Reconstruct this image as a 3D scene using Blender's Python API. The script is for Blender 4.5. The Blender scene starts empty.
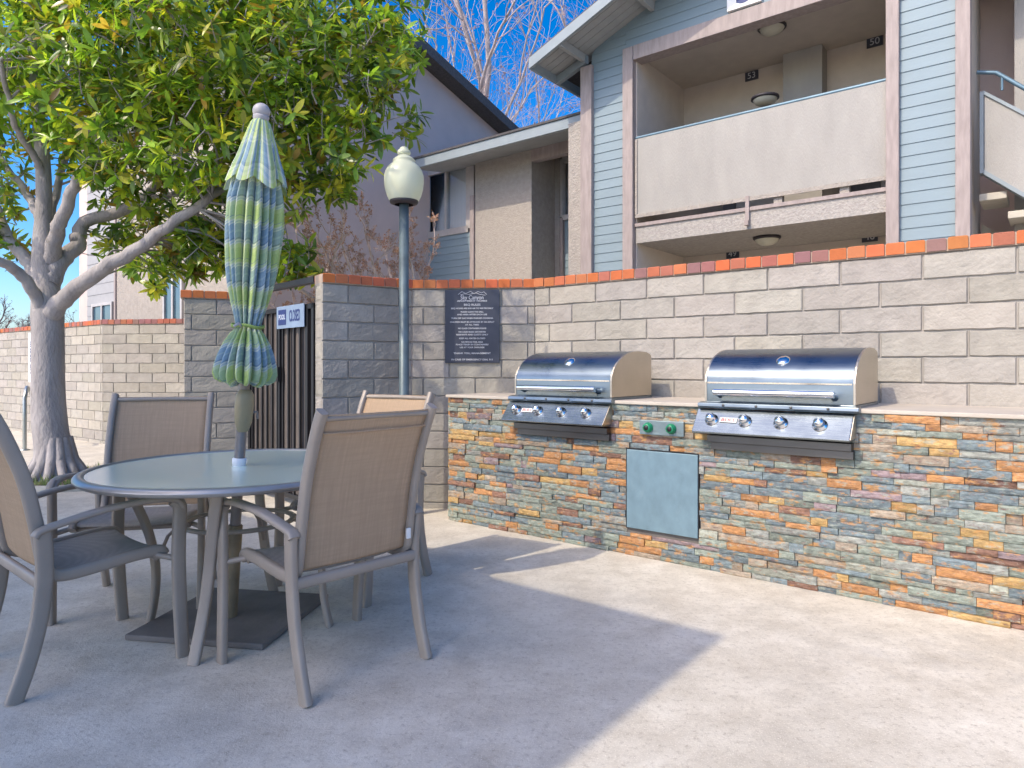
import bpy, math, random
from mathutils import Vector, Matrix, noise

C = bpy.context.scene
COL = C.collection
R = math.radians
PI = math.pi
random.seed(7)

# ------------------------------------------------------------------ measures
F_PX, CX, HY, EYE = 683.0, 512.0, 367.0, 1.12
CT, ST = 0.6239, 0.7815           # axis of the grill wall and of the apartment building
ROT = math.atan2(-CT, ST)
def L(u, w, z=0.0): return Vector((ST*u + CT*w, -CT*u + ST*w, z))
def UP(x, w):
    dx = (x-CX)/F_PX; Y = w/(CT*dx+ST); return ST*dx*Y - CT*Y
def ZP(x, y, w):
    dx = (x-CX)/F_PX; Y = w/(CT*dx+ST); return EYE-(y-HY)/F_PX*Y
def at(x, y, Y): return Vector(((x-CX)/F_PX*Y, Y, EYE-(y-HY)/F_PX*Y))

# ------------------------------------------------------------------ helpers
def tag(o, label=None, cat=None, group=None, kind=None):
    if label: o['label'] = label
    if cat: o['category'] = cat
    if group: o['group'] = group
    if kind: o['kind'] = kind
    return o
def thing(name, label, cat, loc=(0, 0, 0), rotz=0.0, group=None):
    o = bpy.data.objects.new(name, None); COL.objects.link(o)
    o.location = loc; o.rotation_euler = (0, 0, rotz); o.empty_display_size = .1
    return tag(o, label, cat, group)

class MB:
    def __init__(s, off=(0, 0, 0)):
        s.v = []; s.f = []; s.c = []; s.sm = []; s.uv = None; s.off = Vector(off); s.col = (1, 1, 1)
    def add(s, vs, fs, smooth=False, col=None):
        b = len(s.v); s.v += [Vector(p)-s.off for p in vs]
        for f in fs:
            s.f.append([b+i for i in f]); s.c.append(col or s.col); s.sm.append(smooth)
    def box(s, x0, x1, y0, y1, z0, z1, col=None):
        s.add([(x0,y0,z0),(x1,y0,z0),(x1,y1,z0),(x0,y1,z0),(x0,y0,z1),(x1,y0,z1),(x1,y1,z1),(x0,y1,z1)],
              [(0,3,2,1),(4,5,6,7),(0,1,5,4),(1,2,6,5),(2,3,7,6),(3,0,4,7)], col=col)
    def hexa(s, p, col=None):
        s.add(p, [(0,3,2,1),(4,5,6,7),(0,1,5,4),(1,2,6,5),(2,3,7,6),(3,0,4,7)], col=col)
    def prism(s, poly, axis, a0, a1, smooth=False):
        # poly: 2D points; axis 'x': (y,z) swept along x; 'y': (x,z) swept along y; 'z': (x,y) swept along z
        def P(q, a):
            return {'x': (a, q[0], q[1]), 'y': (q[0], a, q[1]), 'z': (q[0], q[1], a)}[axis]
        n = len(poly)
        s.add([P(q, a0) for q in poly]+[P(q, a1) for q in poly],
              [tuple(range(n))[::-1], tuple(range(n, 2*n))]+[(i, (i+1) % n, n+(i+1) % n, n+i) for i in range(n)], smooth)
    def tube(s, pts, rad, n=8, side=None, power=2.0, caps=True, col=None):
        # rad: number, list, or (a, b): half sizes along 'side' and across it
        pts = [Vector(p) for p in pts]; m = len(pts); vs = []; fs = []
        t0 = (pts[1]-pts[0]).normalized()
        ref = Vector(side).normalized() if side is not None else (Vector((0, 0, 1)) if abs(t0.z) < .9 else Vector((1, 0, 0)))
        a_prev = None
        for i in range(m):
            t = (pts[min(i+1, m-1)]-pts[max(i-1, 0)]).normalized()
            r0 = ref if (side is not None or a_prev is None) else a_prev
            a = (r0-t*r0.dot(t))
            if a.length < 1e-5: a = t.orthogonal()
            a.normalize(); b = t.cross(a); a_prev = a
            if isinstance(rad, tuple): ra, rb = rad
            elif isinstance(rad, list): ra = rb = rad[i]
            else: ra = rb = rad
            for k in range(n):
                an = 2*PI*(k+.5)/n; ca, sa = math.cos(an), math.sin(an)
                if power != 2.0:
                    ca = math.copysign(abs(ca)**(2/power), ca); sa = math.copysign(abs(sa)**(2/power), sa)
                vs.append(pts[i]+a*ra*ca+b*rb*sa)
        for i in range(m-1):
            for k in range(n):
                k2 = (k+1) % n; fs.append((i*n+k, i*n+k2, (i+1)*n+k2, (i+1)*n+k))
        s.add(vs, fs, True, col)
        if caps:
            s.add(vs[:n], [tuple(range(n))[::-1]], False, col); s.add(vs[-n:], [tuple(range(n))], False, col)
    def lathe(s, prof, n=24, c=(0, 0, 0), fold=None):
        vs = []; fs = []; m = len(prof)
        for i, (r, z) in enumerate(prof):
            for k in range(n):
                an = 2*PI*k/n; vs.append((c[0]+r*math.cos(an), c[1]+r*math.sin(an), c[2]+z))
        for i in range(m-1):
            for k in range(n):
                k2 = (k+1) % n; fs.append((i*n+k, i*n+k2, (i+1)*n+k2, (i+1)*n+k))
        s.add(vs, fs, True)
    def grid(s, P, nu, nv, smooth=True, col=None):
        vs = [P(i/nu, j/nv) for j in range(nv+1) for i in range(nu+1)]
        s.add(vs, [(j*(nu+1)+i, j*(nu+1)+i+1, (j+1)*(nu+1)+i+1, (j+1)*(nu+1)+i) for j in range(nv) for i in range(nu)], smooth, col)
    def gridc(s, P, us, vs_, smooth=False, col=None):
        n = len(us); vs = [P(u, v) for v in vs_ for u in us]
        s.add(vs, [(j*n+i, j*n+i+1, (j+1)*n+i+1, (j+1)*n+i) for j in range(len(vs_)-1) for i in range(n-1)], smooth, col)
    def build(s, name, m, parent=None, bevel=0, label=None, solid=0, attr=True):
        me = bpy.data.meshes.new(name); me.from_pydata([tuple(p) for p in s.v], [], s.f)
        me.polygons.foreach_set('use_smooth', s.sm)
        if attr and any(c != (1, 1, 1) for c in s.c):
            ca = me.color_attributes.new('tint', 'FLOAT_COLOR', 'CORNER'); data = []
            for f, c in zip(s.f, s.c): data += list(c[:3])+[1.0] if len(f) == 1 else (list(c[:3])+[1.0])*len(f)
            ca.data.foreach_set('color', data)
        if s.uv:
            ul = me.uv_layers.new(name='UVMap')
            for p in me.polygons:
                for li in p.loop_indices: ul.data[li].uv = s.uv[me.loops[li].vertex_index]
        me.materials.append(m); me.update()
        o = bpy.data.objects.new(name, me); COL.objects.link(o)
        if parent is not None: o.parent = parent
        if solid:
            md = o.modifiers.new('thick', 'SOLIDIFY'); md.thickness = solid; md.offset = 0
        if bevel:
            md = o.modifiers.new('edge', 'BEVEL'); md.width = bevel; md.segments = 2; md.limit_method = 'ANGLE'; md.angle_limit = R(40)
        if label: o['label'] = label
        return o
def copy_tree(o, parent=None):
    c = o.copy(); COL.objects.link(c)
    if parent is not None: c.parent = parent
    for ch in list(o.children): copy_tree(ch, c)
    return c
def text(name, body, size, m, parent, loc, rot=(PI/2, 0, 0), ext=.0008, align='CENTER', sx=1.0, bold=0.0):
    cu = bpy.data.curves.new(name, 'FONT'); cu.body = body; cu.size = size; cu.align_x = align; cu.align_y = 'CENTER'
    cu.extrude = ext; cu.offset = bold; cu.materials.append(m)
    tmp = bpy.data.objects.new(name+'_outline', cu); COL.objects.link(tmp); bpy.context.view_layer.update()
    me = bpy.data.meshes.new_from_object(tmp.evaluated_get(bpy.context.evaluated_depsgraph_get())); bpy.data.objects.remove(tmp); me.name = name
    o = bpy.data.objects.new(name, me); COL.objects.link(o); o.parent = parent; o.location = loc; o.rotation_euler = rot
    o.scale = (sx, 1, 1)
    return o

# ------------------------------------------------------------------ materials
def new_mat(name):
    m = bpy.data.materials.new(name); m.use_nodes = True
    nt = m.node_tree; return m, nt, nt.nodes['Principled BSDF']
def nd(nt, t, **k):
    n = nt.nodes.new(t)
    for a, v in k.items(): setattr(n, a, v)
    return n
def coords(nt, scale=(1, 1, 1), src='Object'):
    tc = nd(nt, 'ShaderNodeTexCoord'); mp = nd(nt, 'ShaderNodeMapping'); mp.inputs['Scale'].default_value = scale
    nt.links.new(tc.outputs[src], mp.inputs['Vector']); return mp.outputs['Vector']
def nz(nt, vec, scale, detail=4, rough=.55):
    n = nd(nt, 'ShaderNodeTexNoise'); n.inputs['Scale'].default_value = scale; n.inputs['Detail'].default_value = detail
    n.inputs['Roughness'].default_value = rough; nt.links.new(vec, n.inputs['Vector']); return n.outputs['Fac']
def ramp(nt, fac, stops):
    r = nd(nt, 'ShaderNodeValToRGB'); e = r.color_ramp.elements
    while len(e) < len(stops): e.new(.5)
    for k, (p, c) in enumerate(stops):
        e[k].position = p; e[k].color = (c[0], c[1], c[2], 1) if not isinstance(c, (int, float)) else (c, c, c, 1)
    nt.links.new(fac, r.inputs['Fac']); return r.outputs['Color']
def mix(nt, fac, a, b, mode='MIX'):
    n = nd(nt, 'ShaderNodeMix', data_type='RGBA', blend_type=mode)
    for sock, v in ((n.inputs[0], fac), (n.inputs[6], a), (n.inputs[7], b)):
        if hasattr(v, 'is_linked'): nt.links.new(v, sock)
        elif isinstance(v, (int, float)): sock.default_value = v
        else: sock.default_value = (v[0], v[1], v[2], 1)
    return n.outputs[2]
def bump(nt, bs, h, dist, strength=1.0):
    b = nd(nt, 'ShaderNodeBump'); b.inputs['Distance'].default_value = dist; b.inputs['Strength'].default_value = strength
    nt.links.new(h, b.inputs['Height']); nt.links.new(b.outputs['Normal'], bs.inputs['Normal'])
def M(name, col, rough=.6, metal=0.0, var=.12, scale=6, bscale=60, bdist=.0015, stretch=(1, 1, 1), tint=False, spec=.5, stain=None):
    m, nt, bs = new_mat(name); v = coords(nt, stretch)
    n1 = nz(nt, v, scale, 5)
    lo = [c*(1-var) for c in col]; hi = [min(1, c*(1+var)) for c in col]
    base = ramp(nt, n1, [(.3, lo), (.7, hi)])
    if tint:
        a = nd(nt, 'ShaderNodeVertexColor', layer_name='tint'); base = mix(nt, 1.0, base, a.outputs['Color'], 'MULTIPLY')
    if stain:
        n2 = nz(nt, v, stain[1], 6, .7); f = ramp(nt, n2, [(stain[2], 0), (stain[2]+.16, 1)]); base = mix(nt, f, base, stain[0])
    nt.links.new(base, bs.inputs['Base Color'])
    bs.inputs['Roughness'].default_value = rough; bs.inputs['Metallic'].default_value = metal
    bs.inputs['Specular IOR Level'].default_value = spec
    if bdist: bump(nt, bs, nz(nt, v, bscale, 3), bdist)
    return m

# pale broom-finished patio concrete with grey wear
mC, nt, bs = new_mat('patio_concrete'); v = coords(nt)
big = nz(nt, v, .55, 6, .6); mid = nz(nt, v, 4.5, 8, .7); fine = nz(nt, v, 85, 4, .75); spk = nz(nt, v, 210, 2, .5)
pat = nz(nt, v, 1.7, 8, .72); fine2 = nz(nt, v, 42, 5, .8)
base = ramp(nt, mid, [(.30, (.45, .405, .345)), (.5, (.60, .56, .50)), (.70, (.72, .685, .63))])
base = mix(nt, ramp(nt, big, [(.40, 0), (.66, .6)]), base, (.45, .425, .385))
base = mix(nt, ramp(nt, pat, [(.52, 0), (.62, .55)]), base, (.42, .39, .35))
base = mix(nt, ramp(nt, pat, [(.32, .45), (.44, 0)]), base, (.76, .73, .68))
base = mix(nt, ramp(nt, fine2, [(.34, .6), (.48, 0)]), base, (.30, .265, .225))
base = mix(nt, ramp(nt, spk, [(.60, 0), (.70, .7)]), base, (.82, .79, .74))
base = mix(nt, 1.0, base, (1.0, .98, .905), 'MULTIPLY'); dk = nz(nt, v, 10, 7, .85); base = mix(nt, ramp(nt, dk, [(.68, 0), (.76, .6)]), base, (.27, .24, .21))
st_ = nz(nt, v, .9, 9, .8); base = mix(nt, ramp(nt, st_, [(.54, 0), (.70, .5)]), base, (.38, .36, .33))
nt.links.new(base, bs.inputs['Base Color']); bs.inputs['Roughness'].default_value = .85
hh = mix(nt, .5, fine, mid); bump(nt, bs, hh, .006, .8)

m_block = M('slump_block', (.345, .322, .286), .9, var=.10, scale=9, bscale=55, bdist=.005, tint=True, spec=.2)
m_mortar = M('mortar', (.34, .318, .288), .95, var=.08, bdist=.002, spec=.2)
m_brick = M('coping_brick', (1, 1, 1), .85, var=.12, scale=18, bscale=90, bdist=.002, tint=True, spec=.2)
m_bmortar = M('coping_mortar', (.42, .33, .26), .95, bdist=.002, spec=.2)
m_top = M('countertop_concrete', (.47, .42, .35), .7, var=.08, bscale=70)
# split slate
m_slate, nt, bs = new_mat('split_slate'); v = coords(nt)
a = nd(nt, 'ShaderNodeVertexColor', layer_name='tint')
v2 = coords(nt, (1, 1, 2.2)); n1 = nz(nt, v2, 13, 6, .7); n2 = nz(nt, v2, 30, 6, .7); n3 = nz(nt, v2, 22, 5, .75)
b0 = mix(nt, 1.0, a.outputs['Color'], ramp(nt, n2, [(.28, .5), (.5, 1.0), (.72, 1.55)]), 'MULTIPLY')
b0 = mix(nt, ramp(nt, n1, [(.54, 0), (.62, .85)]), b0, (.45, .235, .08))
b0 = mix(nt, ramp(nt, n3, [(.57, 0), (.66, .75)]), b0, (.19, .095, .085))
n4 = nz(nt, v2, 17.7, 5, .7); b0 = mix(nt, ramp(nt, n4, [(.55, 0), (.64, .7)]), b0, (.30, .335, .28))
nt.links.new(b0, bs.inputs['Base Color']); bs.inputs['Roughness'].default_value = .62; bs.inputs['Specular IOR Level'].default_value = .4
bump(nt, bs, n2, .007, .8)
m_gap = M('slate_backing', (.15, .135, .12), .95)
# metals
def steel(name, col, r0, r1, scr=(1, 1, 60)):
    m, nt, bs = new_mat(name); v = coords(nt, scr); n = nz(nt, v, 9, 4); vb = coords(nt); nb = nz(nt, vb, 5, 5)
    bs.inputs['Metallic'].default_value = 1
    nt.links.new(ramp(nt, nb, [(.3, [c*.86 for c in col]), (.7, col)]), bs.inputs['Base Color'])
    rr = mix(nt, .5, n, nb); nt.links.new(ramp(nt, rr, [(.35, r0), (.65, r1)]), bs.inputs['Roughness'])
    bump(nt, bs, mix(nt, .75, n, nb), .0006, .5); return m
m_steel = steel('brushed_steel', (.215, .262, .305), .24, .40)  # bluish base: reflected sky is partly put into the lid colour
m_psteel = steel('sky_tinted_steel', (.27, .315, .35), .20, .34)  # sky reflection tinted into the control panel's base colour
m_lidside = steel('tan_reflection_steel', (.60, .54, .45), .36, .5)  # tan glow reflected from sunlit wall and ground, put into the end plates' colour
m_chrome = steel('chrome', (.85, .86, .87), .06, .14)
m_dsteel = steel('dark_drip_tray_steel', (.16, .155, .15), .35, .5)
m_door = M('door_blue_grey_steel', (.165, .255, .30), .5, metal=.15, var=.12, scale=14, bscale=30, bdist=.001, stretch=(1, 1, .7), stain=((.21, .30, .34), 9, .58))
m_plate = M('plate_steel', (.24, .31, .33), .4, metal=.6, var=.15)
m_green = M('green_plastic', (.01, .22, .10), .35, bdist=0)
m_red = M('red_enamel', (.55, .04, .03), .4, bdist=0)
m_white = M('white_paint', (.78, .78, .76), .5, var=.04, bdist=0)
m_navy = M('navy_ink', (.02, .04, .16), .5, bdist=0)
m_signbk = M('dark_sign_face', (.035, .04, .06), .45, var=.15, bdist=0)
m_signink = M('sign_ink', (.50, .51, .53), .5, bdist=0)
m_black = M('black_iron', (.012, .012, .014), .45, bdist=.0005)
m_gatesheet = M('bronze_corrugated_sheet', (.145, .122, .108), .6, metal=.1, var=.3, scale=5, stretch=(1, 1, .5))
m_teal = M('dark_teal_mesh', (.008, .018, .022), .7, spec=.1)
m_pole = M('green_grey_lamp_pole', (.105, .145, .16), .45, metal=.2, var=.25, scale=9, bdist=.0004)
m_ocrail = M('handrail_steel', (.36, .38, .36), .35, metal=.8, bdist=0)
# lamp globe: pale frosted acrylic
m_globe, nt, bs = new_mat('frosted_globe'); bs.inputs['Base Color'].default_value = (.84, .87, .66, 1); bs.inputs['Roughness'].default_value = .28
bs.inputs['Transmission Weight'].default_value = .45; bs.inputs['Subsurface Weight'].default_value = .0; bs.inputs['IOR'].default_value = 1.35
m_bulb = M('bulb_white', (.85, .83, .75), .4, bdist=0)
# furniture
m_frame = M('taupe_powder_coat', (.33, .28, .23), .48, metal=.1, var=.10, scale=5, bscale=240, bdist=.0004)
def sling(name, col, trans):
    m, nt, bs = new_mat(name); v = coords(nt)
    w1 = nd(nt, 'ShaderNodeTexWave', wave_type='BANDS', bands_direction='X'); w1.inputs['Scale'].default_value = 95; w1.inputs['Distortion'].default_value = 1.5
    w2 = nd(nt, 'ShaderNodeTexWave', wave_type='BANDS', bands_direction='Z'); w2.inputs['Scale'].default_value = 95; w2.inputs['Distortion'].default_value = 1.5
    for w in (w1, w2): nt.links.new(v, w.inputs['Vector'])
    str_ = nz(nt, coords(nt, (60, 3, 3)), 2.2, 3); st2 = nz(nt, coords(nt, (3, 3, 50)), 2.2, 3); bl = nz(nt, v, 5, 4)
    c = mix(nt, w1.outputs['Fac'], [x*.75 for x in col], [x*1.2 for x in col])
    c = mix(nt, ramp(nt, w2.outputs['Fac'], [(0, .55), (1, 0)]), c, [x*.7 for x in col])
    c = mix(nt, ramp(nt, str_, [(.35, .5), (.65, 0)]), c, [x*.66 for x in col])
    c = mix(nt, ramp(nt, st2, [(.4, .35), (.6, 0)]), c, [x*.7 for x in col])
    c = mix(nt, ramp(nt, bl, [(.35, .3), (.65, 0)]), c, [x*.8 for x in col])
    nt.links.new(c, bs.inputs['Base Color']); bs.inputs['Roughness'].default_value = .9; bs.inputs['Specular IOR Level'].default_value = .1
    tl = nd(nt, 'ShaderNodeBsdfTranslucent'); nt.links.new(c, tl.inputs['Color'])
    tp = nd(nt, 'ShaderNodeBsdfTransparent')
    s1 = nd(nt, 'ShaderNodeMixShader'); s1.inputs[0].default_value = .3; nt.links.new(bs.outputs[0], s1.inputs[1]); nt.links.new(tl.outputs[0], s1.inputs[2])
    s2 = nd(nt, 'ShaderNodeMixShader'); s2.inputs[0].default_value = trans; nt.links.new(s1.outputs[0], s2.inputs[1]); nt.links.new(tp.outputs[0], s2.inputs[2])
    nt.links.new(s2.outputs[0], nt.nodes['Material Output'].inputs['Surface']); return m
m_sling = sling('brown_mesh_sling', (.70, .52, .355), .10)
m_seat = sling('grey_mesh_seat', (.58, .54, .49), .06)
m_glass, nt, bs = new_mat('frosted_table_glass'); bs.inputs['Base Color'].default_value = (.80, .95, .76, 1)
bs.inputs['Roughness'].default_value = .22; bs.inputs['Transmission Weight'].default_value = .42; bs.inputs['IOR'].default_value = 1.45
bump(nt, bs, nz(nt, coords(nt), 240, 2), .0006, .5)
m_rim = M('table_rim', (.40, .38, .35), .32, metal=.5, var=.08, bdist=0)
m_basep = M('umbrella_base_grey', (.16, .145, .13), .75, var=.25, scale=5)
m_polew = M('weathered_pole', (.22, .175, .11), .5, metal=.2, var=.3, scale=8)
m_polem = M('grey_bronze_pole', (.22, .20, .19), .4, metal=.5, var=.15)
m_crank = M('yellowed_crank_plastic', (.30, .245, .14), .5, var=.12)
m_finial = M('grey_finial', (.36, .35, .36), .55, var=.12)
# building
m_stucco = M('beige_stucco', (.37, .335, .295), .95, var=.10, scale=14, bscale=38, bdist=.014, spec=.15)
m_stuccow = M('pale_stucco', (.37, .355, .325), .95, var=.07, scale=2.5, bscale=55, bdist=.006, stretch=(1.6, 1.6, .5), spec=.15, stain=((.36, .335, .30), 2.2, .62))
m_rough = M('rough_grey_stucco', (.38, .355, .325), .95, var=.16, scale=26, bscale=45, bdist=.012, spec=.15)
m_mauve = M('mauve_stucco', (.60, .485, .44), .95, var=.05, scale=2, bscale=80, bdist=.004, spec=.15)
m_siding = M('blue_grey_siding', (.215, .285, .32), .6, var=.06, scale=3, bscale=40, bdist=.0015, stretch=(.3, 1, 1.5))
m_soffit = M('grey_soffit_boards', (.34, .35, .34), .7, var=.08)
m_trim = M('mauve_brown_trim', (.335, .28, .26), .7, var=.16, scale=8, bscale=30, bdist=.002, stretch=(3, 3, .5))
m_fascia = M('blue_grey_fascia', (.25, .295, .315), .55, var=.06)
m_shingle = M('dark_roof_edge', (.09, .085, .085), .9, var=.25, scale=25, bscale=60, bdist=.005)
m_rail = M('slate_blue_rail', (.12, .20, .26), .45, metal=.3, bdist=0)
m_conc = M('stair_concrete', (.50, .46, .38), .9, var=.12)
m_shade = M('interior_beige', (.56, .50, .43), .95, var=.05, bscale=80, bdist=.003, spec=.15)
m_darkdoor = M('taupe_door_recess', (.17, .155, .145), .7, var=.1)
m_winframe = M('aluminium_window_frame', (.52, .48, .45), .45, metal=.3, bdist=0)
m_blind = M('white_vertical_blinds', (.62, .62, .60), .7, var=.1, scale=4, stretch=(30, 1, .1), bdist=0)
m_pane, nt, bs = new_mat('window_glass'); bs.inputs['Base Color'].default_value = (.9, .95, .96, 1); bs.inputs['Roughness'].default_value = .03
tp = nd(nt, 'ShaderNodeBsdfTransparent'); sx = nd(nt, 'ShaderNodeMixShader'); gl = nd(nt, 'ShaderNodeBsdfGlossy'); gl.inputs['Roughness'].default_value = .03
gl.inputs['Color'].default_value = (.8, .9, 1, 1)
fr = nd(nt, 'ShaderNodeLayerWeight'); fr.inputs['Blend'].default_value = .28; nt.links.new(fr.outputs['Fresnel'], sx.inputs[0])
nt.links.new(tp.outputs[0], sx.inputs[1]); nt.links.new(gl.outputs[0], sx.inputs[2]); nt.links.new(sx.outputs[0], nt.nodes['Material Output'].inputs['Surface'])
m_lampglass = M('lamp_glass', (.50, .48, .38), .3, bdist=0)
m_lampmetal = M('lamp_bronze', (.05, .045, .05), .5, metal=.4, bdist=0)
# plants
m_bark = M('grey_magnolia_bark', (.34, .315, .31), .92, var=.22, scale=7, bscale=34, bdist=.012, stretch=(1, 1, .45), stain=((.10, .085, .06), 5, .60))
m_bark2 = M('pale_twig_bark', (.46, .39, .37), .9, var=.2, scale=9, bdist=0)
m_bark3 = M('dark_twig_bark', (.20, .16, .15), .9, var=.2, scale=9, bdist=0)
m_bark4 = M('tan_twig_bark', (.72, .56, .45), .9, var=.25, scale=9, bdist=0)
m_bud = M('reddish_buds', (.38, .21, .18), .8, bdist=0)
m_pod = M('orange_brown_seed_pods', (.60, .34, .21), .8, var=.3, bdist=0)
m_leaf, nt, bs = new_mat('magnolia_leaf'); a = nd(nt, 'ShaderNodeVertexColor', layer_name='tint'); v = coords(nt)
lc = mix(nt, 1.0, a.outputs['Color'], ramp(nt, nz(nt, v, 14, 3), [(.3, .82), (.7, 1.18)]), 'MULTIPLY')
nt.links.new(lc, bs.inputs['Base Color']); bs.inputs['Roughness'].default_value = .30; bs.inputs['Specular IOR Level'].default_value = .55
tl = nd(nt, 'ShaderNodeBsdfTranslucent'); nt.links.new(mix(nt, 1.0, lc, (1.6, 1.75, .7), 'MULTIPLY'), tl.inputs['Color'])
s1 = nd(nt, 'ShaderNodeMixShader'); s1.inputs[0].default_value = .42; nt.links.new(bs.outputs[0], s1.inputs[1]); nt.links.new(tl.outputs[0], s1.inputs[2])
nt.links.new(s1.outputs[0], nt.nodes['Material Output'].inputs['Surface'])
m_soil = M('bed_soil', (.14, .11, .075), .95, var=.35, scale=14, bscale=30, bdist=.03)
m_grass = M('grass_blades', (.10, .15, .03), .7, tint=False, var=.35, scale=6, bdist=0)

# ------------------------------------------------------------------ setting: ground
b = MB(); n = 8
b.grid(lambda i, j: (-250+500*i, -120+500*j, 0), 10, 10, False)
tag(b.build('ground', mC), kind='structure')

# ------------------------------------------------------------------ block walls with brick coping
WALL_T, COP_H, ROW_H, BLK = 1.81, .066, .1407, .4145
def block_wall(name, label, P0, P1, ztop=WALL_T, off=0.0, thick=.15, ends=(False, False), tone=1.0, group=None, cop_ext=(0, 0), seed=1):
    rnd = random.Random(seed)
    P0 = Vector((P0[0], P0[1], 0)); P1 = Vector((P1[0], P1[1], 0)); d = P1-P0; ln = d.length
    t = thing(name, label, 'wall', P0, math.atan2(d.y, d.x), group)
    zt = ztop-COP_H-.008
    mo = MB(); mo.box(0, ln, .0072, thick-.0072, 0, zt+.004); mo.build('mortar_core', m_mortar, t)
    bl = MB(); g = .0032
    nrow = int(zt/ROW_H)+1
    for r in range(nrow):
        z1 = zt-r*ROW_H-g; z0 = max(-.02, z1-ROW_H+2*g)
        if z1 < .01: continue
        s = off-(BLK/2 if r % 2 else 0)
        while s > 0: s -= BLK
        while s < ln:
            a0 = max(s, 0)+ (g if s > 0 else 0); a1 = min(s+BLK, ln)-(g if s+BLK < ln else 0); s += BLK
            if a1-a0 < .03: continue
            k = tone*rnd.uniform(.88, 1.10); col = (k, k*rnd.uniform(.985, 1.01), k*rnd.uniform(.95, 1.01))
            nx = max(3, int((a1-a0)/.035)); nzv = 6; o = rnd.uniform(0, 99)
            for face in (0, 1):
                def P(i, j):
                    x = a0+(a1-a0)*i; z = z0+(z1-z0)*j
                    e = min(i*(a1-a0), (1-i)*(a1-a0), j*(z1-z0), (1-j)*(z1-z0))
                    dn = noise.noise(Vector((x*8+o, z*13, o)))*.0034+noise.noise(Vector((x*28+o, z*38, o)))*.0028
                    wob = noise.noise(Vector((x*16, z*3+o, 7)))*.0042
                    z += wob if (j < .06 or j > .94) else 0
                    y = -.004+dn+(.0095 if e < .0005 else 0)
                    return (x, y, z) if face == 0 else (a1+a0-x, thick-y, z)
                ei, ej = .005/(a1-a0), .005/(z1-z0)
                bl.gridc(P, [0, ei]+[ei+(1-2*ei)*q/nx for q in range(1, nx)]+[1-ei, 1], [0, ej]+[ej+(1-2*ej)*q/nzv for q in range(1, nzv)]+[1-ej, 1], False, col)
            # joint sides of the block: a thin box behind the face grids
            bl.box(a0, a1, .0066, thick-.0066, z0+.004, z1-.004, col)
            for e, xx, sg in ((0, a0, -1), (1, a1, 1)):
                if ends[e] and (a0 < .01 if e == 0 else a1 > ln-.01):
                    def Pe(i, j):
                        y = (.004+(thick-.008)*(i if e else 1-i)); z = z0+(z1-z0)*j
                        ed = min(i, 1-i, j, 1-j); q = -.004 if ed < .001 else .004
                        return (xx+sg*(q+noise.noise(Vector((y*20+o, z*20, o)))*.003), y, z)
                    bl.grid(Pe, 4, 5, False, col)
    bl.build('blocks', m_block, t)
    cm = MB(); cm.box(-cop_ext[0]+.002, ln+cop_ext[1]-.002, -.010, thick+.010, ztop-COP_H-.006, ztop-.006); cm.build('coping_bed', m_bmortar, t)
    cb = MB(); x = -cop_ext[0]
    while x < ln+cop_ext[1]-.03:
        bw = min(.098, ln+cop_ext[1]-x)
        q = noise.noise(Vector((P0.x+x*d.x/ln, P0.y+x*d.y/ln, 3.3))*.55)+rnd.uniform(-.35, .35)
        if q < .12: col = (rnd.uniform(.44, .56), rnd.uniform(.135, .175), rnd.uniform(.05, .08))
        elif q < .34: col = (rnd.uniform(.36, .44), rnd.uniform(.12, .15), rnd.uniform(.075, .10))
        else: col = (rnd.uniform(.25, .32), rnd.uniform(.13, .155), rnd.uniform(.12, .14))
        dz, dy = rnd.uniform(-.002, .002), rnd.uniform(-.003, .003); c = .006
        x0, x1, y0, y1, z0, z1 = x+.004, x+bw-.004, -.018+dy, thick+.018+dy, ztop-COP_H+dz, ztop+dz
        cb.hexa([(x0,y0,z0),(x1,y0,z0),(x1,y1,z0),(x0,y1,z0),(x0,y0,z1-c),(x1,y0,z1-c),(x1,y1,z1-c),(x0,y1,z1-c)], col)
        cb.hexa([(x0,y0,z1-c),(x1,y0,z1-c),(x1,y1,z1-c),(x0,y1,z1-c),(x0+c,y0+c,z1),(x1-c,y0+c,z1),(x1-c,y1-c,z1),(x0+c,y1-c,z1)], col)
        x += bw
    cb.build('brick_coping', m_brick, t)
    return t
WW, WC = 4.30, 3.614                       # grill wall face, counter face
C0 = L(UP(535, WW), WW); C1 = Vector((-.794, 5.42, 0)); C2 = Vector((-1.391, 5.0, 0))
uJ = UP(704, WW)-UP(535, WW)
block_wall('block_wall', 'long pale block wall with brick coping behind the stone grill counter', C0, L(3.0, WW), off=uJ, tone=1.03, seed=3)
block_wall('block_wall', 'short block wall carrying the dark rules sign, left of the grills', C1, C0, off=.30, tone=.97, seed=5)
block_wall('block_wall', 'grey block wall panel between the pool gate and the lamp post', C2, C1, off=.20, ends=(True, False), tone=.97, seed=6)
G0 = at(184, 367, 6.12); G0.z = 0; G1 = at(252, 367, 6.32); G1.z = 0
block_wall('block_wall', 'narrow block wall pier behind the umbrella, left of the pool gate', G0, G1, off=.27, ends=(True, True), seed=8, cop_ext=(.03, .03))
B0 = at(-120, 367, 17.5); B0.z = 0; B1 = at(103, 367, 9.95); B1.z = 0; B2 = at(187, 367, 9.75); B2.z = 0; B0 = B0+(B0-B1).normalized()*9.0
block_wall('block_wall', 'far pale block wall running off to the left behind the tree trunk', B0, B1, off=.1, tone=1.06, seed=9)
block_wall('block_wall', 'far block wall facing forward between the tree and the gate pier', B1, B2, off=.17, tone=1.02, seed=10)

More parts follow.
